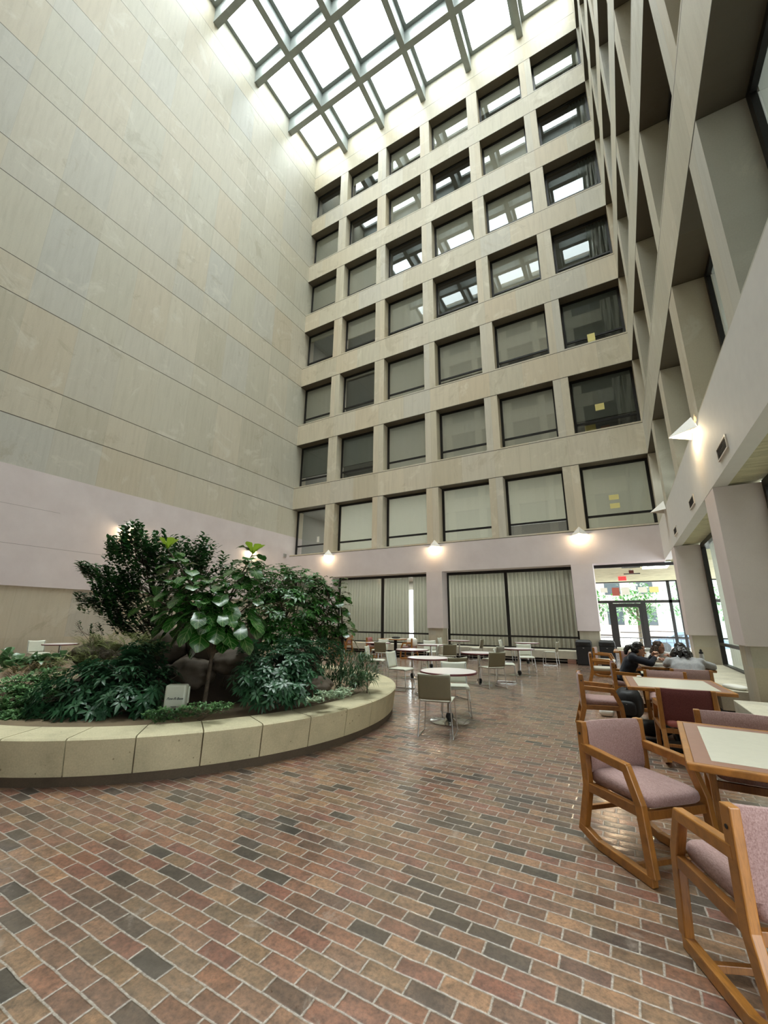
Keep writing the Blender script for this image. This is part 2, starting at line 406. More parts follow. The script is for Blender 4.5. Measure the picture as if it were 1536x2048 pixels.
# ------------------------------------------------------------------ the room
XL, XR, XRU, YB, YF = -16.206, 1.532, 1.56, 17.49, -1.0
ZS1, ZH1, FH, ZB, ZT = 4.943, 7.73, 4.077, 3.66, 34.2
PX = [-13.467+3.0775*i for i in range(5)]           # pillar centres on the far facade
PY = [14.76-3.0775*i for i in range(5)]             # pillar centres on the side facade
PW = .31
GX = 18.11; GR = 2.15

struct(MB().grid(lambda u, v: (-18+23*u, -3+29.5*v, 0), 2, 2).build('floor', M['brick']), 'glossy red brown brick paving of the atrium', 'floor')

# --- left wall (blind stone wall over a plaster band over a set back plinth)
w = MB()
w.mat(0).box((XL-.5, YF, 6.14), (XL, YB+1, ZT+1.9))
w.mat(1).box((XL-.5, YF, 2.42), (XL+.004, YB+1, 6.14))
w.mat(2).box((XL-.5, YF, -.02), (XL-.05, YB+1, 2.42))
struct(w.build('wall_left', [M['stone_y'], M['plaster'], M['stone_low']]), 'tall blind limestone wall with pink plaster band along the left', 'wall')

# --- far facade
def facade(axis):
    m = MB(); m2 = MB()
    def bx(mb, a0, a1, d0, d1, z0, z1):
        # a along the wall, d into the building
        if axis == 'x': mb.box((a0, YB+d0, z0), (a1, YB+d1, z1))
        else: mb.box((XRU+d0, a0, z0), (XRU+d1, a1, z1))
    lo, hi = (XL-.3, XRU+.5) if axis == 'x' else (YF, YB+.6)
    cs = PX if axis == 'x' else PY
    for r in range(7):
        zs = ZS1+FH*r; zh = ZH1+FH*r; nz = zs+FH if r < 6 else ZT+1.9
        bx(m, lo, hi, 0, .8, zh, nz)
        bx(m, lo, hi, .0, .75, zs-.001, zs+.09)
        if axis == 'x': m.box((XRU+.001, YB, zs), (XRU+.8, YB+.8, zh))
        for c in cs: bx(m, c-PW, c+PW, .004, .75, zs, zh)
        # floor slab and office ceiling behind
        if axis == 'x': m2.box((lo, YB+.75, zh+.05), (hi, YB+6, nz-.05))
        else: m2.box((XRU+.75, lo, zh+.05), (XRU+5, hi, nz-.05))
    return m, m2
fm, fs_ = facade('x')
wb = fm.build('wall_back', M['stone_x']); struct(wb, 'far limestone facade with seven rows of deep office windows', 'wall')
fs_.mat(0); fs_.box((XL-.5, YB+5.9, ZS1-.4), (XRU+5.1, YB+6.1, ZT+1)); fs_.box((XL-.5, YB+.75, ZS1-.4), (XL-.3, YB+5.9, ZT+1)); fs_.box((XRU+4.9, YB+.6, ZS1-.4), (XRU+5.1, YB+5.9, ZT+1))
for r in range(8): fs_.box((XRU+.5, YB+.75, ZS1+FH*r-1.2), (XRU+4.9, YB+5.9, ZS1+FH*r-.05))
fs_.build('office_floors', M['offceil'], wb)
# plaster band, ground piers of the far side
b = MB(); b.box((XL, YB-.0, ZB), (XRU+.02, YB+.75, ZS1))
t1 = b.build('trim_1', M['plaster'], bevel=.006); struct(t1, 'pinkish plaster band over the curtained ground floor at the far end', 'trim')
p = MB(); q = MB()
for c in (PX[0], PX[2], PX[4]):
    p.box((c-.385, YB, 1.17), (c+.385, YB+.66, ZB)); q.box((c-.34, YB+.05, -.01), (c+.34, YB+.62, 1.17))
t2 = p.build('trim_2', M['plaster'], bevel=.006); q.build('pier_foot', M['stone_pier'], t2); struct(t2, 'pink plaster clad piers with stone feet at the far end', 'trim')
# --- side facade (right)
fm, fs_ = facade('y')
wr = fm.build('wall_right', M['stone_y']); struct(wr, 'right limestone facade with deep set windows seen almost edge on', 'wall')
fs_.box((XRU+4.9, YF, ZS1-.4), (XRU+5.1, YB+.6, ZT+1)); fs_.build('office_floors', M['offceil'], wr)
b = MB(); b.mat(0).box((XR, YF, ZB), (XR+.2, YB+.02, ZS1)); b.mat(0).box((XR+.2, YF, ZB+.3), (GR+.3, YB+.6, ZS1))
b.mat(1).box((XR+.215, YF, ZB+.04), (GR+.02, YB+.6, ZB+.3))
t3 = b.build('trim_3', [M['plaster_skylit'], M['board']]); struct(t3, 'plaster band toned pale for skylight with small vents along the right wall', 'trim')
p = MB(); q = MB(); QY = (PY[0], PY[2], PY[4])
for c in QY:
    p.box((XR+.003, c-.385, 1.17), (GR+.05, c+.385, ZB)); q.box((XR+.06, c-.34, -.01), (GR+.05, c+.34, 1.17))
t4 = p.build('trim_4', M['plaster'], bevel=.006); q.build('pier_foot', M['stone_low'], t4); struct(t4, 'broad plaster piers with stone feet along the right wall', 'trim')
# --- unseen wall behind the camera, dark panels added to cut bounce light
w = MB(); w.mat(0)
for r in range(7):
    nz = ZS1+FH*(r+1) if r < 6 else ZT+1.9
    w.box((XL-.5, YF-.6, ZH1+FH*r), (XRU+.5, YF, nz))
    for c in PX: w.box((c-PW, YF-.6, ZS1+FH*r), (c+PW, YF, ZH1+FH*r))
w.mat(1).box((XL-.5, YF-.6, 3.66), (GR+.3, YF, ZS1)); w.mat(2).box((XL-.5, YF-.6, -.02), (GR+.3, YF-.3, 3.66)); w.mat(2).box((XL-.5, YF-.6, ZS1+.01), (XRU+.5, YF-.45, ZH1+FH*6))
struct(w.build('wall_front', [M['stone_x'], M['plaster'], M['bounce_dark']]), 'limestone wall on the near side of the atrium behind the viewer', 'wall')

# --- skylight
BX = [-13.47, -10.42, -7.33, -4.28, -1.21]; BY = [14.62, 11.55, 8.48, 5.41, 2.34]
ct = bpy.data.objects.new('ceiling', None); COL.objects.link(ct); struct(ct, 'gridded glass skylight roof of pale beams', 'ceiling')
m = MB()
for x in BX: m.box((x-.17, YF, ZT), (x+.17, YB, ZT+1.4))
m.build('long_beams', M['beam'], ct)
m = MB()
xs = [XL]+BX+[XRU]; ys = [YF]+BY[::-1]+[YB]
for y in BY:
    for i in range(6):
        x0 = xs[i]+(.17 if i else 0); x1 = xs[i+1]-(.17 if i < 5 else 0); m.box((x0, y-.17, ZT+.002), (x1, y+.17, ZT+1.398))
m.build('cross_beams', M['beam'], ct)
m = MB(); g = MB()
for i in range(6):
    for j in range(6):
        x0 = xs[i]+(.17 if i else 0); x1 = xs[i+1]-(.17 if i < 5 else 0); y0 = ys[j]+(.17 if j else 0); y1 = ys[j+1]-(.17 if j < 5 else 0)
        z0, z1 = ZT+1.2, ZT+1.4; t = .2
        m.box((x0, y0, z0), (x1, y0+t, z1)); m.box((x0, y1-t, z0), (x1, y1, z1)); m.box((x0, y0+t, z0), (x0+t, y1-t, z1)); m.box((x1-t, y0+t, z0), (x1, y1-t, z1))
        g.add([(x0, y0, z1+.01), (x0, y1, z1+.01), (x1, y1, z1+.01), (x1, y0, z1+.01)], [(0, 1, 2, 3)])
m.build('pane_frames', M['beam'], ct); g.build('skylight_glazing', M['skyglass'], ct, solid=0)

# --- office windows ------------------------------------------------
WN = [0]
def wname(): WN[0] += 1; return 'window_%d' % WN[0]
def win_parts(root, W, H, bar=.52, drop=1.0, kind='shade', curt=False, sheer=False):
    """window in the root's plane: x across, z up, y into the building; origin at lower left of the opening"""
    t = .10
    f = MB(); f.box((0, 0, 0), (W, .07, t)); f.box((0, 0, H-t), (W, .07, H)); f.box((0, 0, t), (t, .07, H-t)); f.box((W-t, 0, t), (W, .07, H-t))
    f.build('frame', M['darkmetal'], root)
    MB().box((t, .0, bar), (W-t, .07, bar+.085)).build('transom_bar', M['darkmetal'], root)
    MB().add([(t*.5, .04, t*.5), (W-t*.5, .04, t*.5), (W-t*.5, .04, H-t*.5), (t*.5, .04, H-t*.5)], [(0, 1, 2, 3)]).build('pane', M['glass'], root)
    if drop > 0:
        z0 = H-(H-.02)*drop
        s = MB().grid(lambda u, v: (t+(W-2*t)*u, .09+.004*math.sin(u*40), z0+(H-.03-z0)*v), 12, 1)
        s.build('roller_shade', M['sheer'] if sheer else M['shade'], root)
        MB().box((t, .078, z0-.03), (W-t, .105, z0)).build('shade_hem_bar', M['darkmetal'] if sheer else M['ledge'], root)
    if curt:
        c = MB().grid(lambda u, v: (W*.62+W*.36*u, .24+.05*math.sin(u*38), .03+(H-.06)*v), 60, 1)
        c.build('curtain', M['sheer'], root, smooth=60)
DROP = {1: [0, 1, 1, 1, .80, 1], 2: [.72, .66, 1, 1, 1, .74], 3: [1, .08, 1, .84, .80, .82], 4: [.16, .5, .8, 0, .85, 0], 5: [1, 1, 0, .92, .85, 0], 6: [1, 0, .8, 0, .9, 0], 7: [0, .3, .6, .7, .5, .6]}
XE = [XL]+[v for c in PX for v in (c-PW, c+PW)]+[XRU]
colname = ['leftmost', 'second', 'third', 'fourth', 'fifth', 'rightmost']
for r in range(1, 8):
    for c in range(6):
        x0, x1 = XE[2*c], XE[2*c+1]; z0 = ZS1+FH*(r-1)+.09; H = ZH1+FH*(r-1)-z0; d = DROP[r][c]
        st = 'shade fully down' if d >= .99 else ('no shade' if d < .1 else ('shade part way down'))
        root = thing(wname(), '%s window in the %s row up of the far facade, %s' % (colname[c], ORD[r], st), 'window', (x0, YB+.47, z0), 0, 'office windows of the far facade', 'structure')
        win_parts(root, x1-x0, H, drop=d, curt=(c == 5 and r >= 4), sheer=((r, c) in ((2, 0), (2, 1), (2, 5), (3, 5))))
YE = [YB]+[v for c in PY for v in (c+PW, c-PW)]
for r in range(1, 8):
    for c in range(5):
        y1, y0 = YE[2*c], YE[2*c+1]; z0 = ZS1+FH*(r-1)+.09; H = ZH1+FH*(r-1)-z0
        root = thing(wname(), 'right hand facade window, bay %s from the far corner, %s row up' % (ORD[c+1], ORD[r]), 'window', (XRU+.5, y1, z0), -PI/2, 'windows of the right facade', 'structure')
        win_parts(root, y1-y0, H, drop=[.9, .5, 1, .7, 1][(r+c*2) % 5])

# --- ground floor glazing of the far side with pleated drapes
RB = MB(); RB.box((XL-.5, 21.5, 0), (-11.2, 21.7, ZB)); RB.box((-9.8, 21.5, 0), (PX[4]-.1, 21.7, ZB)); RB.box((-11.2, 21.5, 3.2), (-9.8, 21.7, ZB)); RB.box((-11.2, 21.5, 0), (-9.8, 21.7, .5)); RB.box((XL-.5, GX+.4, ZB), (PX[4]-.1, 21.7, ZB+.2)); RB.box((XL-.5, YB, 0), (XL-.3, 21.6, ZB))
struct(RB.build('wall_room', M['interior']), 'plain walls of the room behind the far drapes, with one bright window', 'wall')
def ground_bay(label, x0, x1, ztop=ZB, panels=2, gap=False):
    root = thing(wname(), label, 'window', (x0, GX, 0), 0, 'curtained ground floor windows', 'structure')
    W = x1-x0; t = .09; f = MB()
    f.box((0, 0, ztop-.12), (W, .09, ztop)); f.box((0, 0, .44), (W, .09, .5)); f.box((0, 0, .5), (t, .09, ztop-.12)); f.box((W-t, 0, .5), (W, .09, ztop-.12))
    if panels == 2: f.box((W/2-.06, 0, .5), (W/2+.06, .09, ztop-.12))
    f.build('frame', M['darkmetal'], root)
    MB().box((t, .005, .865), (W-t, .085, .935)).build('transom_bar', M['darkmetal'], root)
    MB().add([(0, .045, .45), (W, .045, .45), (W, .045, ztop-.05), (0, .045, ztop-.05)], [(0, 1, 2, 3)]).build('pane', M['glass'], root)
    rnd = random.Random(int(x0*10)+99); n = int(W/.085)
    for a, b_ in ([(0, .5), (.5, .757), (.797, 1)] if gap else [(0, .5), (.5, 1)] if panels == 2 else [(0, 1)]):
        ph = [rnd.uniform(-.6, .6) for _ in range(80)]
        def fn(u, v, a=a, b_=b_, ph=ph):
            k = u*n/2*(b_-a)*2
            return (W*(a+(b_-a)*(.012+.976*u)), .2+.05*math.sin(k*PI*1.0+ph[int(k) % 80]*.8)*(.75+.25*v), .47+(ztop-.55)*v)
        MB().grid(fn, 240, 2).build('curtain', M['drape'], root, smooth=70)
ground_bay('curtained ground window in the far left corner behind the plants', XL, PX[0]-.36, panels=1)
ground_bay('curtained ground window pair between the plants and middle pier', PX[0]+.36, PX[2]-.36, gap=True)
ground_bay('curtained ground window pair between the middle pier and the bins', PX[2]+.36, PX[4]-.36)
# ledge under the curtains
m = MB(); d = MB()
for x0, x1 in ((XL, PX[0]-.34), (PX[0]+.34, PX[2]-.34), (PX[2]+.34, PX[4]-.34)):
    m.box((x0, YB-.19, .16), (x1, GX, .445)); d.box((x0, YB+.02, .0), (x1, GX, .16))
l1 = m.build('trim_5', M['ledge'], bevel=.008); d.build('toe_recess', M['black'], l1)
m = MB()
for x0, x1 in ((PX[0]+.34, PX[2]-.34), (PX[2]+.34, PX[4]-.34)): m.tube([(x0, YB-.08, .085), (x1, YB-.08, .085)], .022)
m.build('heating_pipe', M['steel'], l1); struct(l1, 'cream stone ledge with dark toe space under the far curtains', 'ledge')
tag(MB().box((-1.98, YB-.2, .0), (-1.68, YB+.0, .15)).build('floor_outlet_box', M['border'], bevel=.01), 'small brown outlet box on the floor under the far ledge', 'outlet box')

# --- ground floor glazing of the right side
def side_bay(label, y0, y1):
    root = thing(wname(), label, 'window', (GR, y1, 0), -PI/2, 'ground windows along the right wall', 'structure')
    W = y1-y0; t = .1; f = MB(); ztop = ZB+.02
    f.box((0, 0, ztop-.12), (W, .1, ztop)); f.box((0, 0, .4), (W, .1, .47)); f.box((0, 0, .47), (t, .1, ztop-.12)); f.box((W-t, 0, .47), (W, .1, ztop-.12)); f.box((W/2-.05, 0, .47), (W/2+.05, .1, ztop-.12))
    f.build('frame', M['darkmetal'], root); MB().box((t, .0, .93), (W-t, .09, 1.0)).build('transom_bar', M['darkmetal'], root)
    MB().add([(0, .05, .42), (W, .05, .42), (W, .05, ztop-.05), (0, .05, ztop-.05)], [(0, 1, 2, 3)]).build('pane', M['glass_side'], root)
    MB().grid(lambda u, v: (W*(.01+.98*u), .2+.03*math.sin(u*W*26), .42+(ztop-.5)*v), 260, 1).build('curtain', M['drape'], root, smooth=70)
side_bay('tall curtained window beside the bench with the students', PY[2]+.385, PY[0]-.385)
side_bay('tall curtained window beside the nearest stone bench', PY[4]+.385, PY[2]-.385)
# stone bench boxes under the side windows
for lab, y0, y1 in (('pale stone bench box beside the nearest wooden table', 2.9, 8.04), ('pale stone bench box beside the table with the students', 9.02, 14.35)):
    t = thing('stone_bench', lab, 'bench', (1.24, y0, 0), 0, 'stone bench boxes under the right windows')
    top = MB()
    n = 2; L = (y1-y0)/n
    for i in range(n): top.box((0, i*L+.006, .13), (GR-1.24, (i+1)*L-.006, .435))
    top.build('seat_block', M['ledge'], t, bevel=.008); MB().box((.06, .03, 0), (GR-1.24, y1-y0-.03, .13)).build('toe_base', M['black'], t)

# --- corridor through the far right bay, glazed door at its end
cor = MB(); cor.box((PX[4]+.0, 18.2, ZB+.02), (5.2, 26.5, ZB+.4))
struct(cor.build('ceiling_corridor', M['board']), 'board marked concrete ceiling of the entrance corridor', 'ceiling')
struct(MB().box((PX[4]-.3, GX+.3, 0), (PX[4]-.1, 26.4, ZB+.02)).build('wall_corridor', M['plaster']), 'plain wall of the room beyond the drapes beside the corridor', 'wall')
m = MB(); m.box((PX[4]-.36, YB+.62, ZB-.12), (GR+.4, YB+.72, ZB)); struct(m.build('trim_6', M['darkmetal']), 'dark head trim over the open corridor bay', 'trim')
dr = thing('door_1', 'dark framed glass entrance door and side lights at the corridor end', 'door', (0, 26.4, 0), 0, None, 'structure')
def fr(name, boxes, mat=M['darkmetal']):
    m = MB()
    for a, b in boxes: m.box(a, b)
    return m.build(name, mat, dr)
fr('transom_frame', [((-1.5, 0, 2.52), (5.2, .14, 2.66)), ((-1.5, 0, 3.62), (5.2, .1, 3.7))])
fr('jamb', [((-.62, -.02, 0), (-.40, .16, 2.52))]); fr('jamb', [((.92, -.02, 0), (1.14, .16, 2.52))])
fr('mullion', [((2.2, 0, 0), (2.34, .14, 3.66))]); fr('mullion', [((2.62, 0, 0), (2.74, .14, 3.66))]); fr('mullion', [((3.9, 0, 0), (4.04, .14, 3.66))])
fr('mullion', [((-1.5, 0, 0), (-1.4, .14, 2.52))])
fr('rail', [((-1.4, .03, .78), (-.62, .09, .83))]); fr('rail', [((1.14, .03, .72), (5.2, .09, .8))]); fr('rail', [((1.14, .03, 1.04), (2.2, .07, 1.07))])
leaf = fr('door_leaf', [((-.40, .0, 0), (-.27, .06, 2.5)), ((.79, .0, 0), (.92, .06, 2.5)), ((-.27, .0, 2.3), (.79, .06, 2.5)), ((-.27, 0, 0), (.79, .06, .22))])
MB().tube([(-.22, -.06, .98), (.74, -.06, .98)], .022).build('push_bar', M['darkmetal'], leaf)
MB().add([(-1.5, .05, 0), (5.2, .05, 0), (5.2, .05, 3.66), (-1.5, .05, 3.66)], [(0, 1, 2, 3)]).build('pane', M['glass_clear'], dr)
# room number on the side light
def text(name, body, size, loc, rot, mat, parent=None, bold=False, shear=0.0, ext=.001):
    cu = bpy.data.curves.new(name, 'FONT'); cu.body = body; cu.size = size; cu.align_x = 'CENTER'; cu.align_y = 'CENTER'; cu.extrude = ext; cu.shear = shear
    if bold: cu.offset = size*.018
    o = bpy.data.objects.new(name, cu); COL.objects.link(o); o.location = loc; o.rotation_euler = rot; cu.materials.append(mat)
    bpy.context.view_layer.update()
    me = bpy.data.meshes.new_from_object(o.evaluated_get(bpy.context.evaluated_depsgraph_get())); me.name = name
    n = bpy.data.objects.new(name, me); COL.objects.link(n); n.location = loc; n.rotation_euler = rot; bpy.data.objects.remove(o)
    if parent is not None: n.parent = parent
    return n
sg = thing('room_sign', 'small dark arrow and number 142 on the glass left of the door', 'sign', (-1.02, 26.4, 1.84))
text('number', '142', .2, (.08, -.01, 0), (PI/2, 0, 0), M['ink'], sg)
MB().add([(-.32, -.01, 0), (-.22, -.01, .06), (-.22, -.01, .02), (-.12, -.01, .02), (-.12, -.01, -.02), (-.22, -.01, -.02), (-.22, -.01, -.06)], [(0, 1, 2, 3, 4, 5, 6)]).build('arrow', M['ink'], sg, solid=.004)
# exit sign, alarm and light panel on the corridor ceiling
ex = thing('exit_sign', 'red exit sign hanging from the corridor ceiling', 'sign', (.19, 22.9, 3.54))
MB().box((-.17, -.02, -.1), (.17, .02, .1)).build('lit_box', M['exit'], ex, bevel=.006); MB().tube([(0, 0, .1), (0, 0, .14)], .012).build('stem', M['steel'], ex)
text('lettering', 'EXIT', .15, (0, -.024, 0), (PI/2, 0, 0), M['redpaper'], ex, True)
al = thing('fire_alarm', 'small dark red alarm box under the corridor ceiling', 'alarm', (.53, 20.2, 3.56)); MB().box((-.09, -.04, -.07), (.09, .04, .07)).build('box', plain('dark_red_enamel', (84, 30, 26), .4), al, bevel=.008)
MB().tube([(0, 0, .07), (0, 0, .125)], .02).build('mount', M['steel'], al)
for lab, x, y in (('thin dark pipe bracket ahead of the alarm box', .5, 19.0), ('thin dark pipe bracket between alarm box and exit sign', .58, 21.6)):
    tg = thing('ceiling_rail', lab, 'rail', (x, y, 3.62)); MB().box((-.32, -.03, -.02), (.32, .03, .02)).build('bar', M['darkmetal'], tg); MB().box((-.02, -.02, .02), (.02, .02, .065)).build('hanger', M['darkmetal'], tg)
fx = thing('ceiling_light', 'white ceiling light with two grey lenses in the corridor', 'light', (1.35, 19.05, 3.62))
MB().box((-.42, -.85, 0), (.42, .85, .06)).build('housing', M['fixture'], fx)
for s in (-.2, .2): MB().box((s-.1, -.7, -.012), (s+.1, .7, .0)).build('lens', M['steel'], fx)
# sheets of paper pasted along the head of the entrance glazing
for i, (x, c, wd, hg, nm) in enumerate(((-.75, 'paper', .34, .26, 'pale paper notice at the left end of the row on the entrance glass'), (-.18, 'redpaper', .36, .44, 'red paper notice high on the entrance glass'), (.3, 'paper', .38, .4, 'white paper notice right of the red one on the entrance glass'), (1.1, 'paper', .42, .3, 'cream paper notice left of the yellow one on the entrance glass'), (1.62, 'yellow', .42, .3, 'yellow paper notice high on the entrance glass'))):
    o = MB().box((x-wd/2, 26.385, 3.36-hg), (x+wd/2, 26.39, 3.36)).build('notice', M[c]); tag(o, nm, 'notice', 'notices pasted on the entrance glazing')

# --- outside
struct(MB().box((-40, 26.7, -.6), (60, 120, -.42)).build('ground', M['street']), 'pale street pavement outside the entrance', 'ground')
rl = thing('guard_railing', 'thin black guard railing outside the entrance door', 'railing', (-3, 29.2, -.42))
m = MB(); m.tube([(0, 0, 1.03), (7, 0, 1.03)], .025); m.build('top_rail', M['black'], rl)
m = MB(); m.tube([(0, 0, .82), (7, 0, .82)], .015); m.tube([(0, 0, .15), (7, 0, .15)], .015); m.build('middle_rail', M['black'], rl)
m = MB()
for i in range(20): m.tube([(.35*i+.1, 0, 0), (.35*i+.1, 0, 1.03)], .014, 6)
m.build('baluster_row', M['black'], rl)
# parked car
car = thing('car', 'silver blue car parked in the street outside the entrance', 'car', (3.6, 35, -.42))
prof = [(-2.1, .35), (-2.15, .62), (-1.95, .82), (-1.2, .93), (-.55, 1.36), (.6, 1.42), (1.35, 1.02), (2.0, .9), (2.15, .6), (2.1, .35)]
m = MB(); n = len(prof); vs = []
for y, sc in ((-.86, .97), (-.8, 1), (.8, 1), (.86, .97)):
    for (x, z) in prof: vs.append((x*sc, y*(.86 if z > 1.1 else 1), .35+(z-.35)*sc))
fsx = []
for k in range(3):
    for i in range(n): fsx.append((k*n+i, k*n+(i+1) % n, (k+1)*n+(i+1) % n, (k+1)*n+i))
fsx += [tuple(range(n-1, -1, -1)), tuple(3*n+i for i in range(n))]
m.add(vs, fsx).build('body', M['carpaint'], car, smooth=40)
for sy in (-1, 1):
    y = sy*.79; MB().add([(-.98, y*1.06, .97), (-.5, y*.93, 1.3), (.52, y*.93, 1.34), (1.1, y*1.06, 1.0)], [(0, 1, 2, 3)]).build('side_window', M['carglass'], car, solid=.02)
for sx in (-1.35, 1.35):
    for sy in (-.78, .78):
        MB().tube([(sx, sy-.1, .32), (sx, sy+.1, .32)], .32, 20).build('wheel', M['black'], car)
bd = thing('street_building', 'pinkish brick building across the street', 'building', (-14, 62, -.42))
MB().box((0, 0, 0), (19, 8, 13)).build('wall', M['building'], bd)
for i in range(5):
    for j in range(3):
        fw = MB().box((1.5+3.6*i, -.06, 1.6+3.8*j), (3.3+3.6*i, .05, 3.9+3.8*j)).build('window', M['carglass'], bd)
b2 = thing('grey_building', 'pale grey building down the street on the right', 'building', (6, 70, -.42))
MB().box((0, 0, 0), (30, 8, 12)).build('wall', M['greybldg'], b2)
for i in range(5): MB().box((2+4.4*i, -.06, 2), (4+4.4*i, .05, 5)).build('window', M['carglass'], b2)

# --- wall lamps
def shell(pts, fs, name, mat, parent, th=.012):
    return MB().add(pts, fs).build(name, mat, parent, solid=th)
def sconce(loc, rz, label, lit=True):
    t = thing('wall_sconce', label, 'wall lamp', loc, rz, 'triangular wall sconces')
    # local: wall is the plane y = 0, the lamp stands out towards -y, base at z = 0
    shell([(-.31, -.01, 0), (0, -.01, .33), (0, -.40, 0)], [(0, 1, 2)], 'shade_side', M['sconce'], t)
    shell([(.31, -.01, 0), (0, -.01, .33), (0, -.40, 0)], [(2, 1, 0)], 'shade_side', M['sconce'], t)
    MB().box((-.08, -.03, .05), (.08, 0, .19)).build('back_plate', M['sconce'], t)
    if lit:
        MB().lathe([(.001, -.05), (.03, -.03), (.042, 0), (.03, .03), (.001, .05)], (0, -.13, .06), 12).build('bulb', M['bulb'], t, smooth=60)
        ld = bpy.data.lights.new('lamp_glow', 'POINT'); ld.energy = 8; ld.color = (1, .80, .52); ld.shadow_soft_size = .05
        lo = bpy.data.objects.new('lamp_glow', ld); COL.objects.link(lo); lo.parent = t; lo.location = (0, -.27, -.03)
    return t
for x, nm in ((PX[0], 'lit triangular sconce on the far band nearest the plants'), (PX[2], 'lit triangular sconce over the middle pier of the far band'), (PX[4], 'lit triangular sconce on the far band above the bins')): sconce((x+.06, YB, 4.81), 0, nm)
sconce((XR, 8.66, 4.82), -PI/2, 'brightly lit triangular sconce on the near part of the right wall')
sconce((XR, 14.85, 4.83), -PI/2, 'unlit grey sconce near the far corner of the right wall', False)
sconce((XL, 8.5, 4.82), PI/2, 'lit sconce on the left wall behind the tall shrub')
sconce((XL, 14.65, 4.82), PI/2, 'lit sconce on the left wall behind the fig leaves')
# --- vents
for y, nm in ((13.35, 'small dark vent grille on the right band, furthest of the row'), (10.2, 'small dark vent grille in the middle of the right band'), (7.09, 'nearest dark vent grille in view on the right band'), (3.95, 'dark vent grille on the right band just beyond the frame')):
    t = thing('vent_grille', nm, 'vent', (XR, y, 3.92), -PI/2, 'vent grilles along the right band')
    m = MB(); m.box((-.31, -.02, -.1), (.31, 0, -.078)); m.box((-.31, -.02, .078), (.31, 0, .1)); m.box((-.31, -.02, -.078), (-.285, 0, .078)); m.box((.285, -.02, -.078), (.31, 0, .078)); m.build('frame', M['sconce'], t)
    m = MB(); m.box((-.285, -.004, -.078), (.285, -.001, .078))
    for i in range(6): m.box((-.285, -.014, -.07+.025*i), (.285, -.004, -.062+.025*i))
    m.build('louvre', M['black'], t)
tag(MB().box((XL, 17.0, 4.88), (XL+.05, 17.22, 5.06)).build('junction_box', M['steel'], bevel=.008), 'small grey junction box on the left wall by the far corner', 'junction box')
# --- papers on the office windows
def note(x, z, w_, h_, c, lab, cat='paper'):
    tag(MB().box((x-w_/2, YB+.47-.006, z-h_/2), (x+w_/2, YB+.47-.002, z+h_/2)).build('note', M[c]), lab, cat, 'papers stuck on the office windows')
note(-14.55, 5.9, .16, .33, 'paper', 'white paper on the leftmost window of the first row up')
for z, nm in ((5.95, 'lower yellow note on the rightmost window of the first row up'), (6.30, 'upper yellow note on the rightmost window of the first row up')): note(.25, z, .34, .2, 'yellow', nm)
note(.2, 10.3, .34, .3, 'yellow', 'yellow note on the rightmost window of the second row up')
note(.25, 13.72, .3, .36, 'yellow', 'upper yellow note on the rightmost window of the third row up'); note(.25, 13.42, .3, .22, 'yellow', 'lower yellow note on the rightmost window of the third row up')
for i, (x, w_, h_, c, nm, cat) in enumerate(((-.25, .42, .5, 'yellow', 'cream folder standing on the sill of the second row window', 'folder'), (.3, .34, .34, 'border', 'brown carton on the sill of the second row window', 'carton'), (.62, .3, .1, 'paper', 'low white paper heap on the sill of the second row window', 'paper'), (1.02, .16, .24, 'paper', 'white mug left of two on the second row sill', 'mug'), (1.3, .16, .24, 'paper', 'white mug right of two on the second row sill', 'mug'))):
    if cat == 'mug': o = MB().lathe([(.07, 0), (.08, .02), (.08, h_)], (x, YB+.62, ZS1+FH+.09), 14).build(cat, M[c])
    else: o = MB().box((x-w_/2, YB+.57, ZS1+FH+.09), (x+w_/2, YB+.68, ZS1+FH+.09+h_)).build(cat, M[c], bevel=.006)
    tag(o, nm, cat)
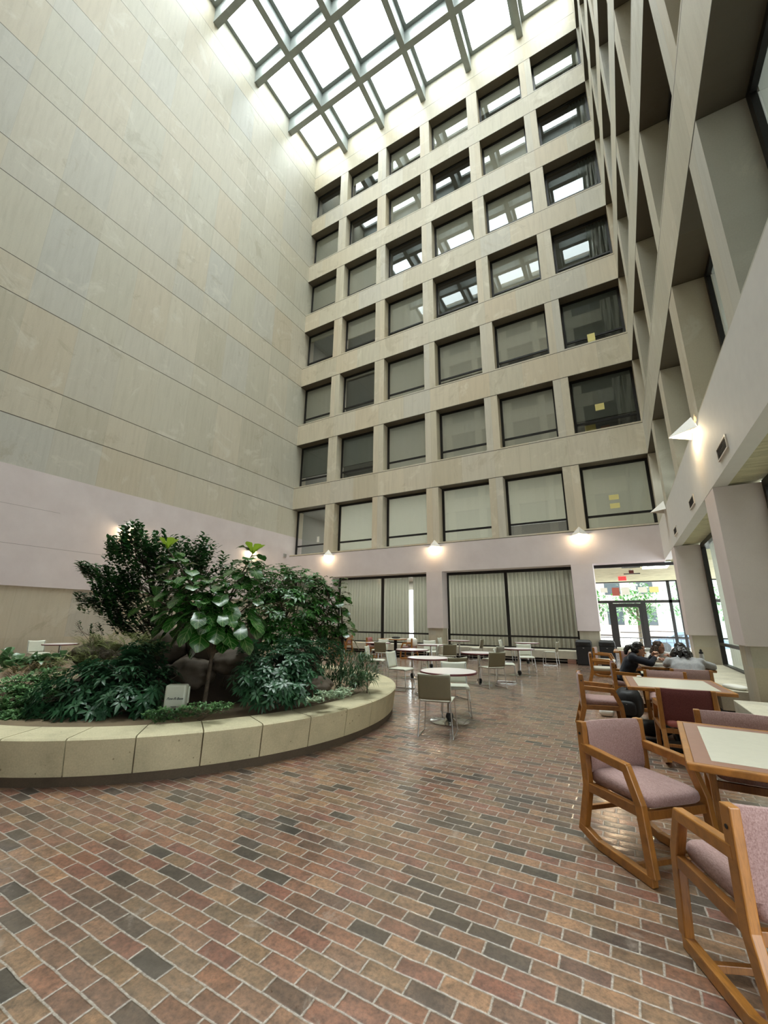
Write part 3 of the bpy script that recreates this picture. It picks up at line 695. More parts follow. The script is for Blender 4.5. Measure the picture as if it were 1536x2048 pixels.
# ------------------------------------------------------------------ furniture
def make_armchair():
    t = thing('armchair', 'x', 'chair')
    ax = Vector((0, 1, 0)); W = .045
    for s in (-1, 1):
        y = .255*s
        MB().strip([(-.218, y, .785), (-.21, y, .43), (-.21, y, .36), (-.288, y, .10), (-.3, y, .068)], W, .062, ax).build('back_leg', M['oak'], t, bevel=.006)
        MB().strip([(-.325, y, .085), (-.15, y, .031), (.28, y, .029)], W+.002, .056, ax).build('runner', M['oak'], t, bevel=.006)
        MB().strip([(.275, y, .05), (.245, y, .41), (.165, y, .605)], W, .056, ax).build('front_leg', M['oak'], t, bevel=.006)
        MB().strip([(.185, y, .592), (-.222, y, .615)], W+.004, .058, ax).build('arm', M['oak'], t, bevel=.007)
        MB().strip([(-.225, y, .365), (.255, y, .375)], W-.004, .058, ax).build('seat_rail', M['oakdark'], t, bevel=.005)
        MB().tube([(-.216, y+.0235*s, .705), (-.216, y+.026*s, .705)], .009, 10).build('screw_plug', M['black'], t)
    for (x, z, h) in ((.245, .355, .05), (-.225, .35, .05), (-.262, .21, .03), (.12, .035, .03)):
        MB().box((x-.014, -.235, z-h/2), (x+.014, .235, z+h/2)).build('stretcher', M['oakdark'], t, bevel=.003)
    MB().pillow((.012, 0, .425), .262, .232, .05, .28).build('seat', M['mauve'], t, smooth=60)
    rot = Matrix.Translation((-.208, 0, .618)) @ Matrix.Rotation(R(-1.5), 4, 'Y')
    def back(u, v, th):
        yy = -.233+.466*u; zz = -.165+.33*v; cv = -.03*(1-(2*u-1)**2)
        return rot @ Vector((cv+th*(1-abs(2*v-1)**6*.6), yy, zz))
    m = MB(); n = 16
    m.grid(lambda u, v: back(u, v, .03), n, 10); k = len(m.v); m.grid(lambda u, v: back(u, v, -.022), n, 10)
    for i in range(n):
        m.f.append((i, k+i, k+i+1, i+1)); a = 10*(n+1); m.f.append((a+i+1, k+a+i+1, k+a+i, a+i)); m.mi += [0, 0]
    for j in range(10):
        a, b_ = j*(n+1), (j+1)*(n+1); m.f.append((b_, k+b_, k+a, a)); m.f.append((a+n, k+a+n, k+b_+n, b_+n)); m.mi += [0, 0]
    m.build('backrest', M['mauve'], t, smooth=50)
    return t
AC = make_armchair()
def recolor(o, seat, back):
    for ch in o.children:
        if ch.name.split('.')[0] in ('seat', 'backrest'):
            mt = seat if ch.name.startswith('seat') else back
            ch.material_slots[0].link = 'OBJECT'; ch.material_slots[0].material = mt
G1 = 'wooden armchairs'
arm = []
for (x, y, a, lab, ms, mb) in (
    (-.03, 3.65, -46, 'oak armchair with mauve cushions turned to the viewer at the nearest table', 'mauve', 'mauve'),
    (.43, 2.67, 114, 'oak armchair cut by the right edge of the frame, its back to the viewer', 'mauve', 'mauve'),
    (.70, 4.42, -92, 'mauve armchair tucked under the far edge of the nearest table', 'mauve', 'mauve'),
    (-.44, 7.0, 8, 'oak armchair standing at the left end of the middle wooden table', 'mauve', 'mauve'),
    (.48, 6.12, 95, 'dark maroon backed armchair tucked under the near edge of the middle table', 'pinkfab', 'maroon'),
    (.44, 7.72, -93, 'pale mauve armchair on the far edge of the middle wooden table', 'mauve', 'mauve'),
    (-.06, 9.2, 4, 'armchair on which the person in the dark hoodie sits', 'mauve', 'maroon'),
    (.82, 8.62, 94, 'armchair under the person in the grey sweater', 'mauve', 'mauve'),
    (.62, 10.75, -90, 'armchair of the person in the white hoodie across the table', 'mauve', 'mauve'),
    (-.58, 11.55, 4, 'empty armchair with cream seat behind the hooded person', 'laminate', 'mauve'),  # seat cushion recoloured cream instead of mauve
    (-.62, 14.0, -4, 'most distant armchair in the row, next to the black bins', 'laminate', 'mauve'),
    (.1, 12.9, 85, 'armchair at the near side of the furthest table by the door', 'mauve', 'mauve'),
    (-9.25, 15.45, 8, 'rose armchair with dark jacket left of the far wooden table', 'mauve', 'pinkfab'),
    (-7.75, 15.75, 185, 'oak armchair with a bag over it, right of the far wooden table', 'mauve', 'mauve'),
    (-10.7, 14.85, 95, 'armchair with brown back facing the person at the far left table', 'mauve', 'maroon'),
    (-11.62, 16.72, -90, 'armchair under the person working at the far left table', 'mauve', 'mauve')):
    o = dup(AC, (x, y, 0), R(a), lab, G1); recolor(o, M[ms], M[mb]); arm.append(o)

def make_table(w, d):
    t = thing('wooden_table', 'x', 'table')
    m = MB(); e = .04
    m.box((-w/2, -d/2, .695), (w/2, -d/2+e, .735)); m.box((-w/2, d/2-e, .695), (w/2, d/2, .735)); m.box((-w/2, -d/2+e, .695), (-w/2+e, d/2-e, .735)); m.box((w/2-e, -d/2+e, .695), (w/2, d/2-e, .735))
    m.build('oak_edge', M['oak'], t, bevel=.008)
    a, b_ = w/2-e, d/2-e
    MB().box((-a, -b_, .70), (a, b_, .7335)).build('top_border', M['border'], t)
    MB().box((-a+.085, -b_+.085, .72), (a-.085, b_-.085, .7342)).build('top_panel', M['laminate'], t)
    MB().box((-.05, -.05, .04), (.05, .05, .70)).build('pedestal', M['black'], t, bevel=.006)
    m = MB(); m.bar((-.38, 0, .024), (.38, 0, .024), .07, .048); m.bar((0, -.38, .0235), (0, .38, .0235), .07, .047); m.build('cross_base', M['black'], t, bevel=.006)
    return t
TB = make_table(1.08, 1.22); GT = 'oak edged tables with cream tops'
for (x, y, a, lab) in ((.785, 3.69, -3, 'nearest oak edged table, cut by the right side of the frame'), (.455, 6.84, 3, 'middle oak edged table between the two stone benches'), (.70, 9.66, 2, 'oak edged table around which the three students sit'), (.2, 13.9, 0, 'furthest oak edged table, bright by the entrance door'), (-8.62, 16.2, 0, 'oak edged table on a black post before the far drapes'), (-11.35, 15.62, 0, 'oak edged table of the lone person at far left')):
    dup(TB, (x, y, 0), R(a), lab, GT)

def make_round():
    t = thing('round_table', 'x', 'table')
    MB().lathe([(.43, .702), (.432, .732)], n=48).build('tabletop', M['whitetop'], t, smooth=40)
    MB().lathe([(.43, .7), (.446, .702), (.45, .716), (.446, .73), (.432, .7315)], n=48).build('edge_band', M['burgundy'], t, smooth=40)
    MB().lathe([(.032, .06), (.032, .70)], n=16).build('column', M['chrome'], t, smooth=40)
    MB().lathe([(.30, 0), (.302, .008), (.25, .018), (.10, .03), (.05, .055), (.034, .12)], n=40).build('base', M['chrome'], t, smooth=40)
    MB().lathe([(.055, .052), (.06, .075), (.05, .11), (.034, .125)], n=20).build('hub', M['black'], t, smooth=40)
    return t
RT = make_round(); GRT = 'round white tables with burgundy edge'
for (x, y, lab) in ((-2.51, 6.5, 'nearest round white table, in front of the planter end'), (-3.747, 8.53, 'round white table behind and left of the nearest round one'), (-5.12, 10.6, 'round white table nearest to the planter rim'), (-5.64, 13.1, 'round white table before the middle stone pier'), (-3.274, 10.61, 'round white table beside the olive backed chair in the middle'), (-2.78, 12.86, 'round white table second from the black bins'), (-3.25, 16.55, 'round white table against the far ledge nearest the bins'), (-5.9, 16.6, 'round white table against the far ledge right of the pier'), (-7.63, 13.03, 'round white table half hidden by a chair beyond the grassy plants'), (-14.6, 6.3, 'round white table by the left wall behind the planter')):
    dup(RT, (x, y, 0), 0, lab, GRT)

def make_white_chair():
    t = thing('stacking_chair', 'x', 'chair')
    for s in (-1, 1):
        a = .205*s; b_ = .232*s
        MB().tube([(-.262, a, .79), (-.205, a, .47), (-.20, a, .44), (-.232, b_, .03), (-.245, b_, .009), (-.21, b_, .009), (.2, b_, .009), (.232, b_, .012), (.235, b_, .03), (.205, a, .40), (.19, a, .425), (.15, a, .433), (-.19, a, .437)], .0085, 8).build('side_frame', M['chrome'], t, smooth=50)
    MB().tube([(-.13, -.205, .43), (-.13, .205, .43)], .008, 8).build('cross_bar', M['chrome'], t, smooth=50)
    MB().tube([(.1, -.205, .425), (.1, .205, .425)], .008, 8).build('cross_bar', M['chrome'], t, smooth=50)
    def seat(u, v):
        x = -.195+.42*u; y = -.218+.436*v; e = max(0, (u-.88)/.12)
        return (x, y, .452-.016*math.sin(PI*v)*math.sin(PI*min(1, u*1.1))-.03*e*e)
    MB().grid(seat, 16, 12).build('seat', M['whiteplastic'], t, smooth=60, solid=.014)
    def back(u, v):
        y = -.222+.444*u; z = .468+.33*v; return (-.215-.056*v-.022*math.sin(PI*u), y, z-.008*math.cos(PI*(u-.5)*2)*(v > .99))
    bk = MB().grid(back, 14, 8).build('backrest', M['whiteplastic'], t, smooth=60, solid=.014)
    MB().grid(lambda u, v: (lambda q: (q[0]-.010, q[1]*.985, q[2]))(back(u, .02+.965*v)), 14, 8).build('rear_shell', M['taupe'], bk, smooth=60, solid=.004)
    return t
WC = make_white_chair(); GW = 'white stacking chairs'
for (x, y, a, lab) in (
    (-2.38, 5.72, 103, 'white chair seen from behind, nearest of all, before the first round table'),
    (-2.58, 6.98, -66, 'white chair facing the viewer on the far side of the nearest round table'),
    (-3.15, 8.3, 141, 'white chair whose back top shows just above the nearest round table'),
    (-4.5, 8.72, 0, 'white chair in side view beside the planter rim, its seat to the right'),
    (-7.1, 12.5, 92, 'olive chair back seen over the grassy plants'),
    (-7.95, 13.7, -90, 'white chair behind the half hidden round table, its back edge showing'),
    (-5.05, 11.55, -155, 'white chair back left of the dark one at the table by the pier'),
    (-4.9, 12.65, 130, 'dark backed chair at the right of the table before the pier'),
    (-6.05, 14.05, -55, 'white chair facing the viewer right before the middle pier'),
    (-6.55, 16.75, 0, 'white chair turned right at the far ledge beside the pier'),
    (-5.25, 16.7, 180, 'chair facing left at the far ledge table, glinting at the top'),
    (-2.85, 10.2, 138, 'olive chair back beside the central round table'),
    (-4.0, 16.65, 0, 'white chair turned right at the far ledge table nearest the bins'),
    (-3.42, 12.4, 165, 'small dark chair back between two middle round tables'),
    (-2.73, 11.1, 12, 'white chair side on with seat to the right behind the olive chair'),
    (-2.75, 13.75, -68, 'white chair facing the viewer behind the table second from the bins'),
    (-2.42, 16.4, 178, 'white chair facing left on its own, nearest the black bins'),
    (-6.0, 10.15, 18, 'white chair seat poking out from behind the grassy plants'),
    (-15.35, 6.1, 0, 'chair by the left wall beside the table behind the planter')):
    dup(WC, (x, y, 0), R(a), lab, GW)

# bins
def make_bin():
    t = thing('litter_bin', 'x', 'bin')
    m = MB(); m.box((-.25, -.25, .03), (.25, .25, .66)); m.build('body', M['black'], t, bevel=.02)
    MB().box((-.235, -.235, 0), (.235, .235, .035)).build('plinth', M['black'], t)
    m = MB(); m.add([(-.26, -.26, .66), (.26, -.26, .66), (.26, .26, .66), (-.26, .26, .66), (-.25, -.25, .8), (.25, -.25, .8), (.25, .25, .8), (-.25, .25, .8), (-.2, -.17, .87), (.2, -.17, .87), (.2, .17, .87), (-.2, .17, .87)],
          [(3, 2, 1, 0), (0, 1, 5, 4), (1, 2, 6, 5), (2, 3, 7, 6), (3, 0, 4, 7), (4, 5, 9, 8), (5, 6, 10, 9), (6, 7, 11, 10), (7, 4, 8, 11), (8, 9, 10, 11)]).build('hood', M['black'], t, bevel=.012)
    MB().box((-.15, -.266, .69), (.15, -.25, .78)).build('flap', M['darkmetal'], t, bevel=.004)
    MB().box((-.025, -.258, .585), (.025, -.249, .605)).build('badge', M['steel'], t)
    return t
BN = make_bin()
dup(BN, (-1.36, 17.12, 0), 0, 'black litter bin, left of two in front of the last pier', 'black litter bins')
dup(BN, (-.62, 17.45, 0), 0, 'black litter bin, right of two, by the entrance opening', 'black litter bins')

# things on tables and floor
def pack(name, lab, cat, loc, rz, sx, sy, sz, straps=True, mat='black'):
    t = thing(name, lab, cat, loc, rz)
    m = MB(); n = 22; k = 16
    def fn(u, v):
        th = 2*PI*u; ph = PI*v; sg = lambda a, p: math.copysign(abs(a)**p, a)
        q = Vector((sx*sg(math.sin(ph), .6)*sg(math.cos(th), .7), sy*sg(math.sin(ph), .6)*sg(math.sin(th), .7), sz-sz*sg(math.cos(ph), .75)))
        d = mnoise.noise(q*9+Vector((rz*3, 1, 0)))*.035+mnoise.noise(q*22)*.012
        q = q*(1+d*2); q.z = max(0.0, q.z); return q
    m.grid(fn, n, k).build('body', M[mat], t, smooth=70)
    if straps:
        for s in (-1, 1): MB().strip([(-sx*.92, s*sy*.45, sz*1.7), (-sx*1.25, s*sy*.5, sz*1.2), (-sx*1.2, s*sy*.55, sz*.7), (-sx*.9, s*sy*.6, sz*.25)], .05, .012, Vector((0, 1, 0))).build('strap', M['darkmetal'], t)
        MB().pillow((sx*.9, 0, sz*.75), sx*.35, sy*.62, sz*.5, .5).build('front_pocket', M[mat], t, smooth=60)
        MB().tube([(-.05, 0, sz*1.94), (-.03, 0, sz*2.1), (.03, 0, sz*2.1), (.05, 0, sz*1.94)], .01, 6).build('handle', M['darkmetal'], t)
        MB().box((sx*1.2, -.008, sz*.75), (sx*1.23, .008, sz*1.05)).build('zip_pull', M['steel'], t)
    return t
pack('backpack', 'black backpack on the floor left of the middle table', 'backpack', (-.08, 8.32, 0), R(-100), .17, .2, .22)
pack('shoulder_bag', 'black bag on the floor under the maroon backed armchair', 'bag', (.40, 6.42, 0), R(10), .11, .16, .06, False)
pack('tote_bag', 'black bag on the floor beneath the middle table', 'bag', (.2, 7.25, 0), R(10), .2, .1, .095, False)
pack('crumpled_bag', 'crumpled white paper bag on the bricks beside the backpack', 'paper bag', (-.42, 8.25, 0), 0, .11, .1, .06, False, 'paper')
pack('side_bag', 'dark bag leaning on the bench beside the middle table', 'bag', (1.08, 7.5, 0), R(15), .1, .26, .15, False)
pack('fleece_bag', 'cream and brown bag on the armchair right of the far table', 'bag', (-7.6, 15.72, .47), 0, .2, .2, .17, False, 'paper')
pack('jacket_heap', 'dark jacket on the rose armchair at the far table', 'jacket', (-9.2, 15.45, .465), 0, .17, .2, .09, False)
def laptop(lab, loc, rz, mat, ang=105):
    t = thing('laptop', lab, 'laptop', loc, rz)
    MB().box((-.12, -.165, 0), (.12, .165, .016)).build('keyboard_base', M[mat], t, bevel=.003)
    rot = Matrix.Translation((.12, 0, .016)) @ Matrix.Rotation(R(ang-90), 4, 'Y')
    MB().box((-.004, -.165, 0), (.004, .165, .23), rot).build('screen', M[mat], t, bevel=.002)
    return t
laptop('open silver laptop in front of the person in the dark hoodie', (.50, 9.5, .7345), R(-5), 'steel')
laptop('black laptop in front of the lone person at far left', (-11.5, 15.95, .7345), R(-90), 'black', 100)
b = thing('water_bottle', 'silver water bottle with black cap on the students\' table', 'bottle', (1.17, 9.75, .7345))
MB().lathe([(.036, 0), (.038, .01), (.038, .19), (.030, .215), (.03, .22)], n=20).build('flask', M['steel'], b, smooth=40)
MB().lathe([(.033, .22), (.033, .25), (.02, .255), (.014, .285), (.016, .295)], n=16).build('cap', M['black'], b, smooth=40)
MB().tube([(-.02, 0, .27), (0, 0, .3), (.02, 0, .27)], .005, 6).build('carry_loop', M['black'], b)
c = thing('drink_cup', 'white cup left of the silver water bottle', 'cup', (1.06, 9.82, .7345)); MB().lathe([(.03, 0), (.04, .1), (.042, .105)], n=18).build('body', M['paper'], c, smooth=40); MB().lathe([(.043, .105), (.043, .112), (.03, .118)], n=18).build('lid', M['paper'], c, smooth=40)
pack('pouch', 'black pouch on the right edge of the students\' table', 'pouch', (1.17, 9.28, .7345), 0, .1, .06, .022, False)
tag(MB().lathe([(.012, 0), (.03, .004), (.032, .012), (.02, .02), (.004, .021)], (.1, 7.33, .7345), 16).build('bottle_cap', M['paper'], smooth=40), 'small white cap lying on the far left of the middle table', 'cap')
pack('plastic_wrap', 'crumpled clear white plastic on the bench by the students', 'plastic bag', (1.5, 9.3, .435), R(30), .1, .22, .035, False, 'paper')
pack('dark_items', 'small dark bag lying on the far oak edged table', 'bag', (-8.6, 16.2, .7345), 0, .2, .08, .04, False)
tag(MB().box((-.25, 13.75, .7345), (.15, 14.2, .80)).build('paper_stack', M['paper'], bevel=.004), 'stack of white paper on the furthest table by the door', 'paper')
pack('grey_bag', 'grey bag on the furthest table by the door', 'bag', (.42, 13.9, .7345), 0, .16, .1, .045, False, 'steel')

# ------------------------------------------------------------------ people
def remeshed(mb, name, mat, parent, voxel, smooth=6, disp=None):
    o = mb.build('tmp', mat)
    r = o.modifiers.new('r', 'REMESH'); r.mode = 'VOXEL'; r.voxel_size = voxel
    if smooth: s = o.modifiers.new('s', 'SMOOTH'); s.iterations = smooth; s.factor = .5
    dg = bpy.context.evaluated_depsgraph_get(); dg.update()
    me = bpy.data.meshes.new_from_object(o.evaluated_get(dg)); me.name = name
    bpy.data.objects.remove(o)
    if disp:
        for v in me.vertices: v.co += disp(v.co)
    me.polygons.foreach_set('use_smooth', [True]*len(me.polygons))
    if not me.materials: me.materials.append(mat)
    n = bpy.data.objects.new(name, me); COL.objects.link(n); n.parent = parent; return n
def ball(m, c, r, n=16): return m.pillow(c, r[0], r[1], r[2], 1.0, n, n//2+2)
SKIN = plain('warm_skin', (150, 106, 84), .55, 0, .03, 40); SKIN2 = plain('light_skin', (196, 150, 124), .55, 0, .03, 40)
HAIR = plain('black_hair', (24, 20, 19), .38, 0, .25, 60, coat=.1); HAIRB = plain('dark_brown_hair', (52, 36, 26), .4, 0, .25, 60, coat=.1)
NAVY = fabric('navy_cotton', (20, 22, 30), (30, 32, 42)); WHITEC = fabric('white_cotton', (198, 196, 194), (222, 220, 217)); GREYK = fabric('grey_knit', (142, 143, 145), (172, 173, 174)); DENIM = fabric('dark_denim', (36, 40, 52), (50, 54, 68)); SHOE = plain('shoe', (50, 48, 46), .6)
def person(lab, pel, chest, neck, head, hf, sh, el, wr, kn, an, skin, top, hairfn, hairmat, collar=True):
    """joints in world space; sh/el/wr/kn/an are (left, right) pairs; hf is the way the face looks"""
    V = Vector; t = thing('person', lab, 'person', (pel[0], pel[1], 0)); o = V((pel[0], pel[1], 0))
    L = lambda p: V(p)-o
    pel, chest, neck, head = map(L, (pel, chest, neck, head)); sh, el, wr, kn, an = [[L(p) for p in q] for q in (sh, el, wr, kn, an)]
    hf = V(hf).normalized(); hr = hf.cross(V((0, 0, 1))).normalized(); hu = hr.cross(hf)
    HM = Matrix.Translation(head) @ Matrix((hf, hr, hu)).transposed().to_4x4()
    def torso(m, g):
        side = (sh[1]-sh[0]).normalized(); mid = pel.lerp(chest, .5)
        for k in (-.62, 0, .62):
            m.tube([pel+side*.15*k-V((0, 0, .06)), mid+side*.16*k, chest+side*.19*k, chest.lerp(neck, .5)+side*.2*k], [.115+g, .105+g, .112+g, .075+g], 14)
        m.tube([sh[0], chest.lerp(neck, .72), sh[1]], [.055+g, .07+g, .055+g], 12)
        for i in (0, 1): ball(m, sh[i], (.062+g,)*3)
    def armm(m, i, g, upto=1.0):
        w_ = el[i].lerp(wr[i], upto); m.tube([sh[i], el[i]], [.052+g, .041+g], 12); ball(m, el[i], (.042+g,)*3, 12); m.tube([el[i], w_], [.041+g, .027+g], 12)
    def legm(m, i, g, upto=1.0):
        s = (sh[1]-sh[0]).normalized()*(.09 if i else -.09); hip = pel+s-V((0, 0, .02)); a = kn[i].lerp(an[i], upto)
        m.tube([hip, kn[i]], [.088+g, .062+g], 14); ball(m, kn[i], (.062+g,)*3, 12); m.tube([kn[i], kn[i].lerp(an[i], .35), a], [.058+g, .058+g, .036+g], 12)
    b = MB(); torso(b, 0)
    for i in (0, 1):
        armm(b, i, 0); legm(b, i, 0)
        d = (wr[i]-el[i]).normalized(); up = V((0, 0, 1)); s = d.cross(up); s = s.normalized() if s.length > .1 else hr; nrm = s.cross(d)
        pc = wr[i]+d*.05
        b.tube([wr[i], wr[i]+d*.03, wr[i]+d*.085], [.026, .030, .030], 10); b.tube([pc-s*.022, pc+s*.022], .017, 8)
        for q, (off, ln) in enumerate(((-.03, .062), (-.01, .075), (.01, .07), (.03, .055))):
            p0 = wr[i]+d*.08+s*off; b.tube([p0, p0+d*ln*.5-nrm*.008, p0+d*ln*.8-nrm*.03, p0+d*ln*.85-nrm*.05], [.0095, .009, .0085, .0075], 8)
        sg = 1 if i == 0 else -1
        b.tube([wr[i]+d*.03+s*.025*sg, wr[i]+d*.06+s*.05*sg-nrm*.01, wr[i]+d*.095+s*.055*sg-nrm*.025], [.012, .0105, .0085], 8)
        f = (kn[i]-pel); f.z = 0; f.normalize(); b.tube([an[i], an[i]-V((0, 0, .04))+f*.06, an[i]-V((0, 0, .055))+f*.15], [.036, .034, .026], 10)
    b.tube([chest.lerp(neck, .6), neck, head-hu*.05], [.06, .05, .05], 12)
    for c, r in (((0, 0, .02), (.092, .073, .105)), ((.025, 0, -.055), (.062, .054, .06)), ((.085, 0, -.015), (.02, .012, .026)), ((.098, 0, -.03), (.014, .014, .012)), ((.083, 0, -.062), (.012, .024, .009)), ((0, .074, -.005), (.018, .009, .03)), ((0, -.074, -.005), (.018, .009, .03)), ((.06, 0, .03), (.035, .058, .018))):
        ball(b, (0, 0, 0), r); n_ = 16*11
        for j in range(len(b.v)-n_, len(b.v)): b.v[j] = tuple(HM @ (V(b.v[j])+V(c)))
    remeshed(b, 'body', skin, t, .0075, 5)
    for s in (-1, 1):
        e = MB(); ball(e, HM @ V((.083, .031*s, .008)), (.011, .011, .008), 10); e.build('eye', M['ink'], t, smooth=60)
    m = MB(); m.tube([HM @ V((.096, -.018, -.063)), HM @ V((.0995, 0, -.064)), HM @ V((.096, .018, -.063))], .004, 6); m.build('mouth', plain('lip', (128, 72, 66), .5), t, smooth=60)
    g = MB(); torso(g, .014)
    for i in (0, 1): armm(g, i, .014, .93)
    if collar: g.tube([chest.lerp(neck, .5), chest.lerp(neck, .9)], [.075, .066], 14)
    def fold(c): 
        return V((0, 0, 1))*mnoise.noise(c*11)*.006+V((1, 0, 0))*mnoise.noise(c*13+V((4, 0, 0)))*.008+V((0, 1, 0))*mnoise.noise(c*13+V((0, 7, 0)))*.008
    remeshed(g, 'sweater', top, t, .012, 5, fold)
    tr = MB()
    for i in (0, 1): legm(tr, i, .012, .95)
    ball(tr, pel-V((0, 0, .03)), (.17, .17, .11))
    remeshed(tr, 'trousers', DENIM, t, .014, 4, fold)
    for i in (0, 1):
        f = (kn[i]-pel); f.z = 0; f.normalize(); s_ = MB(); s_.tube([an[i]-V((0, 0, .02))-f*.03, an[i]-V((0, 0, .03))+f*.06, an[i]-V((0, 0, .05))+f*.17], [.05, .047, .034], 12); s_.build('shoe', SHOE, t, smooth=60)
    h = MB(); hairfn(h, HM)
    remeshed(h, 'hair', hairmat, t, .009, 3, lambda c: V((mnoise.noise(c*38), mnoise.noise(c*38+V((9, 0, 0))), mnoise.noise(c*30+V((0, 9, 0)))))*.010)
    return t
def cap_hair(m, HM, back=.0):
    for c, r in (((-.02, 0, .045), (.098, .088, .092)), ((-.055, 0, -.01), (.07, .083, .09)), ((-.03, .055, .0), (.05, .035, .07)), ((-.03, -.055, .0), (.05, .035, .07))):
        n0 = len(m.v); ball(m, (0, 0, 0), r)
        for j in range(n0, len(m.v)): m.v[j] = tuple(HM @ (Vector(m.v[j])+Vector(c)))
def hair_pony(m, HM):
    cap_hair(m, HM); m.tube([HM @ Vector(p) for p in ((-.11, 0, .03), (-.17, .01, .0), (-.2, .02, -.07), (-.19, .03, -.15))], [.03, .045, .045, .02], 12)
def hair_long(m, HM):
    cap_hair(m, HM)
    for s in (-1, 1): m.tube([HM @ Vector(p) for p in ((-.02, .07*s, .03), (-.02, .085*s, -.07), (-.0, .085*s, -.17), (.01, .07*s, -.26))], [.035, .04, .038, .018], 12)
    m.tube([HM @ Vector(p) for p in ((-.08, 0, .0), (-.1, 0, -.12), (-.1, 0, -.24))], [.06, .075, .04], 12)
def hair_bob(m, HM):
    cap_hair(m, HM)
    rnd = random.Random(4)
    for k in range(22):
        a = rnd.uniform(-2.2, 2.2)+PI; r0 = .085
        p = Vector((math.cos(a)*r0, math.sin(a)*r0, .03)); q = Vector((math.cos(a)*(.10+rnd.uniform(0, .03)), math.sin(a)*(.1+rnd.uniform(0, .03)), -.06)); e = Vector((math.cos(a)*(.09+rnd.uniform(0, .04)), math.sin(a)*(.09+rnd.uniform(0, .04)), rnd.uniform(-.15, -.1)))
        m.tube([HM @ p, HM @ (q*1.1), HM @ (e*1.12)], [.034, .038, .015], 8)
person('person in a dark hoodie with a ponytail leaning over the table', (-.10, 9.2, .53), (.03, 9.2, .80), (.10, 9.2, .93), (.18, 9.2, 1.02), (1, .05, -.25), ((.06, 9.4, .87), (.06, 9.0, .87)), ((.33, 9.45, .80), (.33, 8.98, .80)), ((.40, 9.28, .93), (.42, 9.14, .90)), ((.36, 9.32, .52), (.36, 9.08, .52)), ((.38, 9.32, .09), (.38, 9.08, .09)), SKIN2, NAVY, hair_pony, HAIR)
person('person in a white hoodie with long dark hair across the table', (.60, 10.72, .52), (.58, 10.62, .78), (.57, 10.56, .90), (.57, 10.50, 1.00), (.85, -.35, -.12), ((.40, 10.60, .84), (.77, 10.64, .84)), ((.36, 10.38, .79), (.84, 10.38, .79)), ((.55, 10.2, .80), (.72, 10.24, .86)), ((.50, 10.3, .52), (.72, 10.3, .52)), ((.50, 10.3, .09), (.72, 10.3, .09)), SKIN, WHITEC, hair_long, HAIRB)
person('person in a grey sweater seen from behind, bent over the table', (.86, 8.68, .53), (.84, 8.84, .78), (.82, 8.95, .92), (.80, 9.02, 1.03), (-.15, 1, -.45), ((.60, 8.88, .85), (1.03, 8.9, .86)), ((.56, 9.12, .79), (1.22, 9.1, .79)), ((.72, 9.30, .79), (1.02, 9.32, .79)), ((.75, 9.12, .52), (.97, 9.12, .52)), ((.75, 9.1, .09), (.97, 9.1, .09)), SKIN, GREYK, hair_bob, HAIR)
person('lone person in black behind a laptop at far left', (-11.62, 16.62, .52), (-11.62, 16.57, .85), (-11.62, 16.50, 1.02), (-11.62, 16.45, 1.17), (0, -1, -.2), ((-11.43, 16.48, .96), (-11.81, 16.48, .96)), ((-11.36, 16.3, .80), (-11.88, 16.3, .80)), ((-11.5, 16.13, .79), (-11.74, 16.13, .79)), ((-11.5, 16.14, .52), (-11.74, 16.14, .52)), ((-11.5, 16.16, .09), (-11.74, 16.16, .09)), SKIN2, NAVY, lambda m, H: cap_hair(m, H), HAIR)
# ------------------------------------------------------------------ the round planter
PC = Vector((-6.74, 5.06, 0)); RO, RI = 3.58, 3.13
pl = thing('planter', 'round raised planter with a pale concrete seat wall', 'planter', PC)
NS = 38
m = MB(); gm = MB()
for k in range(NS):
    a0 = 2*PI*k/NS+.0017+.06; a1 = 2*PI*(k+1)/NS-.0017+.06; st = 4
    prof = [(RI, .0), (RI, .41), (RO-.02, .41), (RO, .395), (RO-.045, .085), (RO-.07, .083)]
    vs = []; n = len(prof)
    for i in range(st+1):
        a = a0+(a1-a0)*i/st
        vs += [(math.cos(a)*r, math.sin(a)*r, z) for r, z in prof]
    fs = [(i*n+j, i*n+(j+1) % n, (i+1)*n+(j+1) % n, (i+1)*n+j) for i in range(st) for j in range(n)]
    fs += [tuple(range(n)), tuple(st*n+j for j in range(n-1, -1, -1))]
    m.add(vs, fs)
m.build('coping_wall', M['concrete'], pl)
gm.lathe([(RO-.055, 0), (RO-.055, .088), (RI+.05, .088), (RI+.05, 0)], n=96).build('plinth', concrete('dark_brown_plinth', (86, 74, 60), pits=False), pl, smooth=40)  # plinth in a darker brown than the coping wall
MB().lathe([(RI+.03, 0), (RO-.06, 0), (RO-.06, .38), (RI+.03, .38)], n=96).build('joint_core', concrete('joint_mortar', (120, 104, 82), pits=False), pl, smooth=40)
def soil_z(x, y):
    r = math.hypot(x-PC.x, y-PC.y); s = min(1, max(0, (2.35-r)/1.55)); s = s*s*(3-2*s)
    return .35+.52*s+.05*mnoise.noise(Vector((x*1.6, y*1.6, 2)))
vs = [tuple((0, 0, soil_z(PC.x, PC.y)))]; fs = []; NR, NA = 18, 64
for i in range(1, NR+1):
    for j in range(NA):
        r = (RI+.02)*i/NR; a = 2*PI*j/NA; vs.append((r*math.cos(a), r*math.sin(a), soil_z(PC.x+r*math.cos(a), PC.y+r*math.sin(a)) + (0 if i == NR else .03*mnoise.noise(Vector((r*math.cos(a)*6, r*math.sin(a)*6, 0))))))
for j in range(NA): fs.append((0, 1+j, 1+(j+1) % NA))
for i in range(NR-1):
    for j in range(NA): fs.append((1+i*NA+j, 1+(i+1)*NA+j, 1+(i+1)*NA+(j+1) % NA, 1+i*NA+(j+1) % NA))
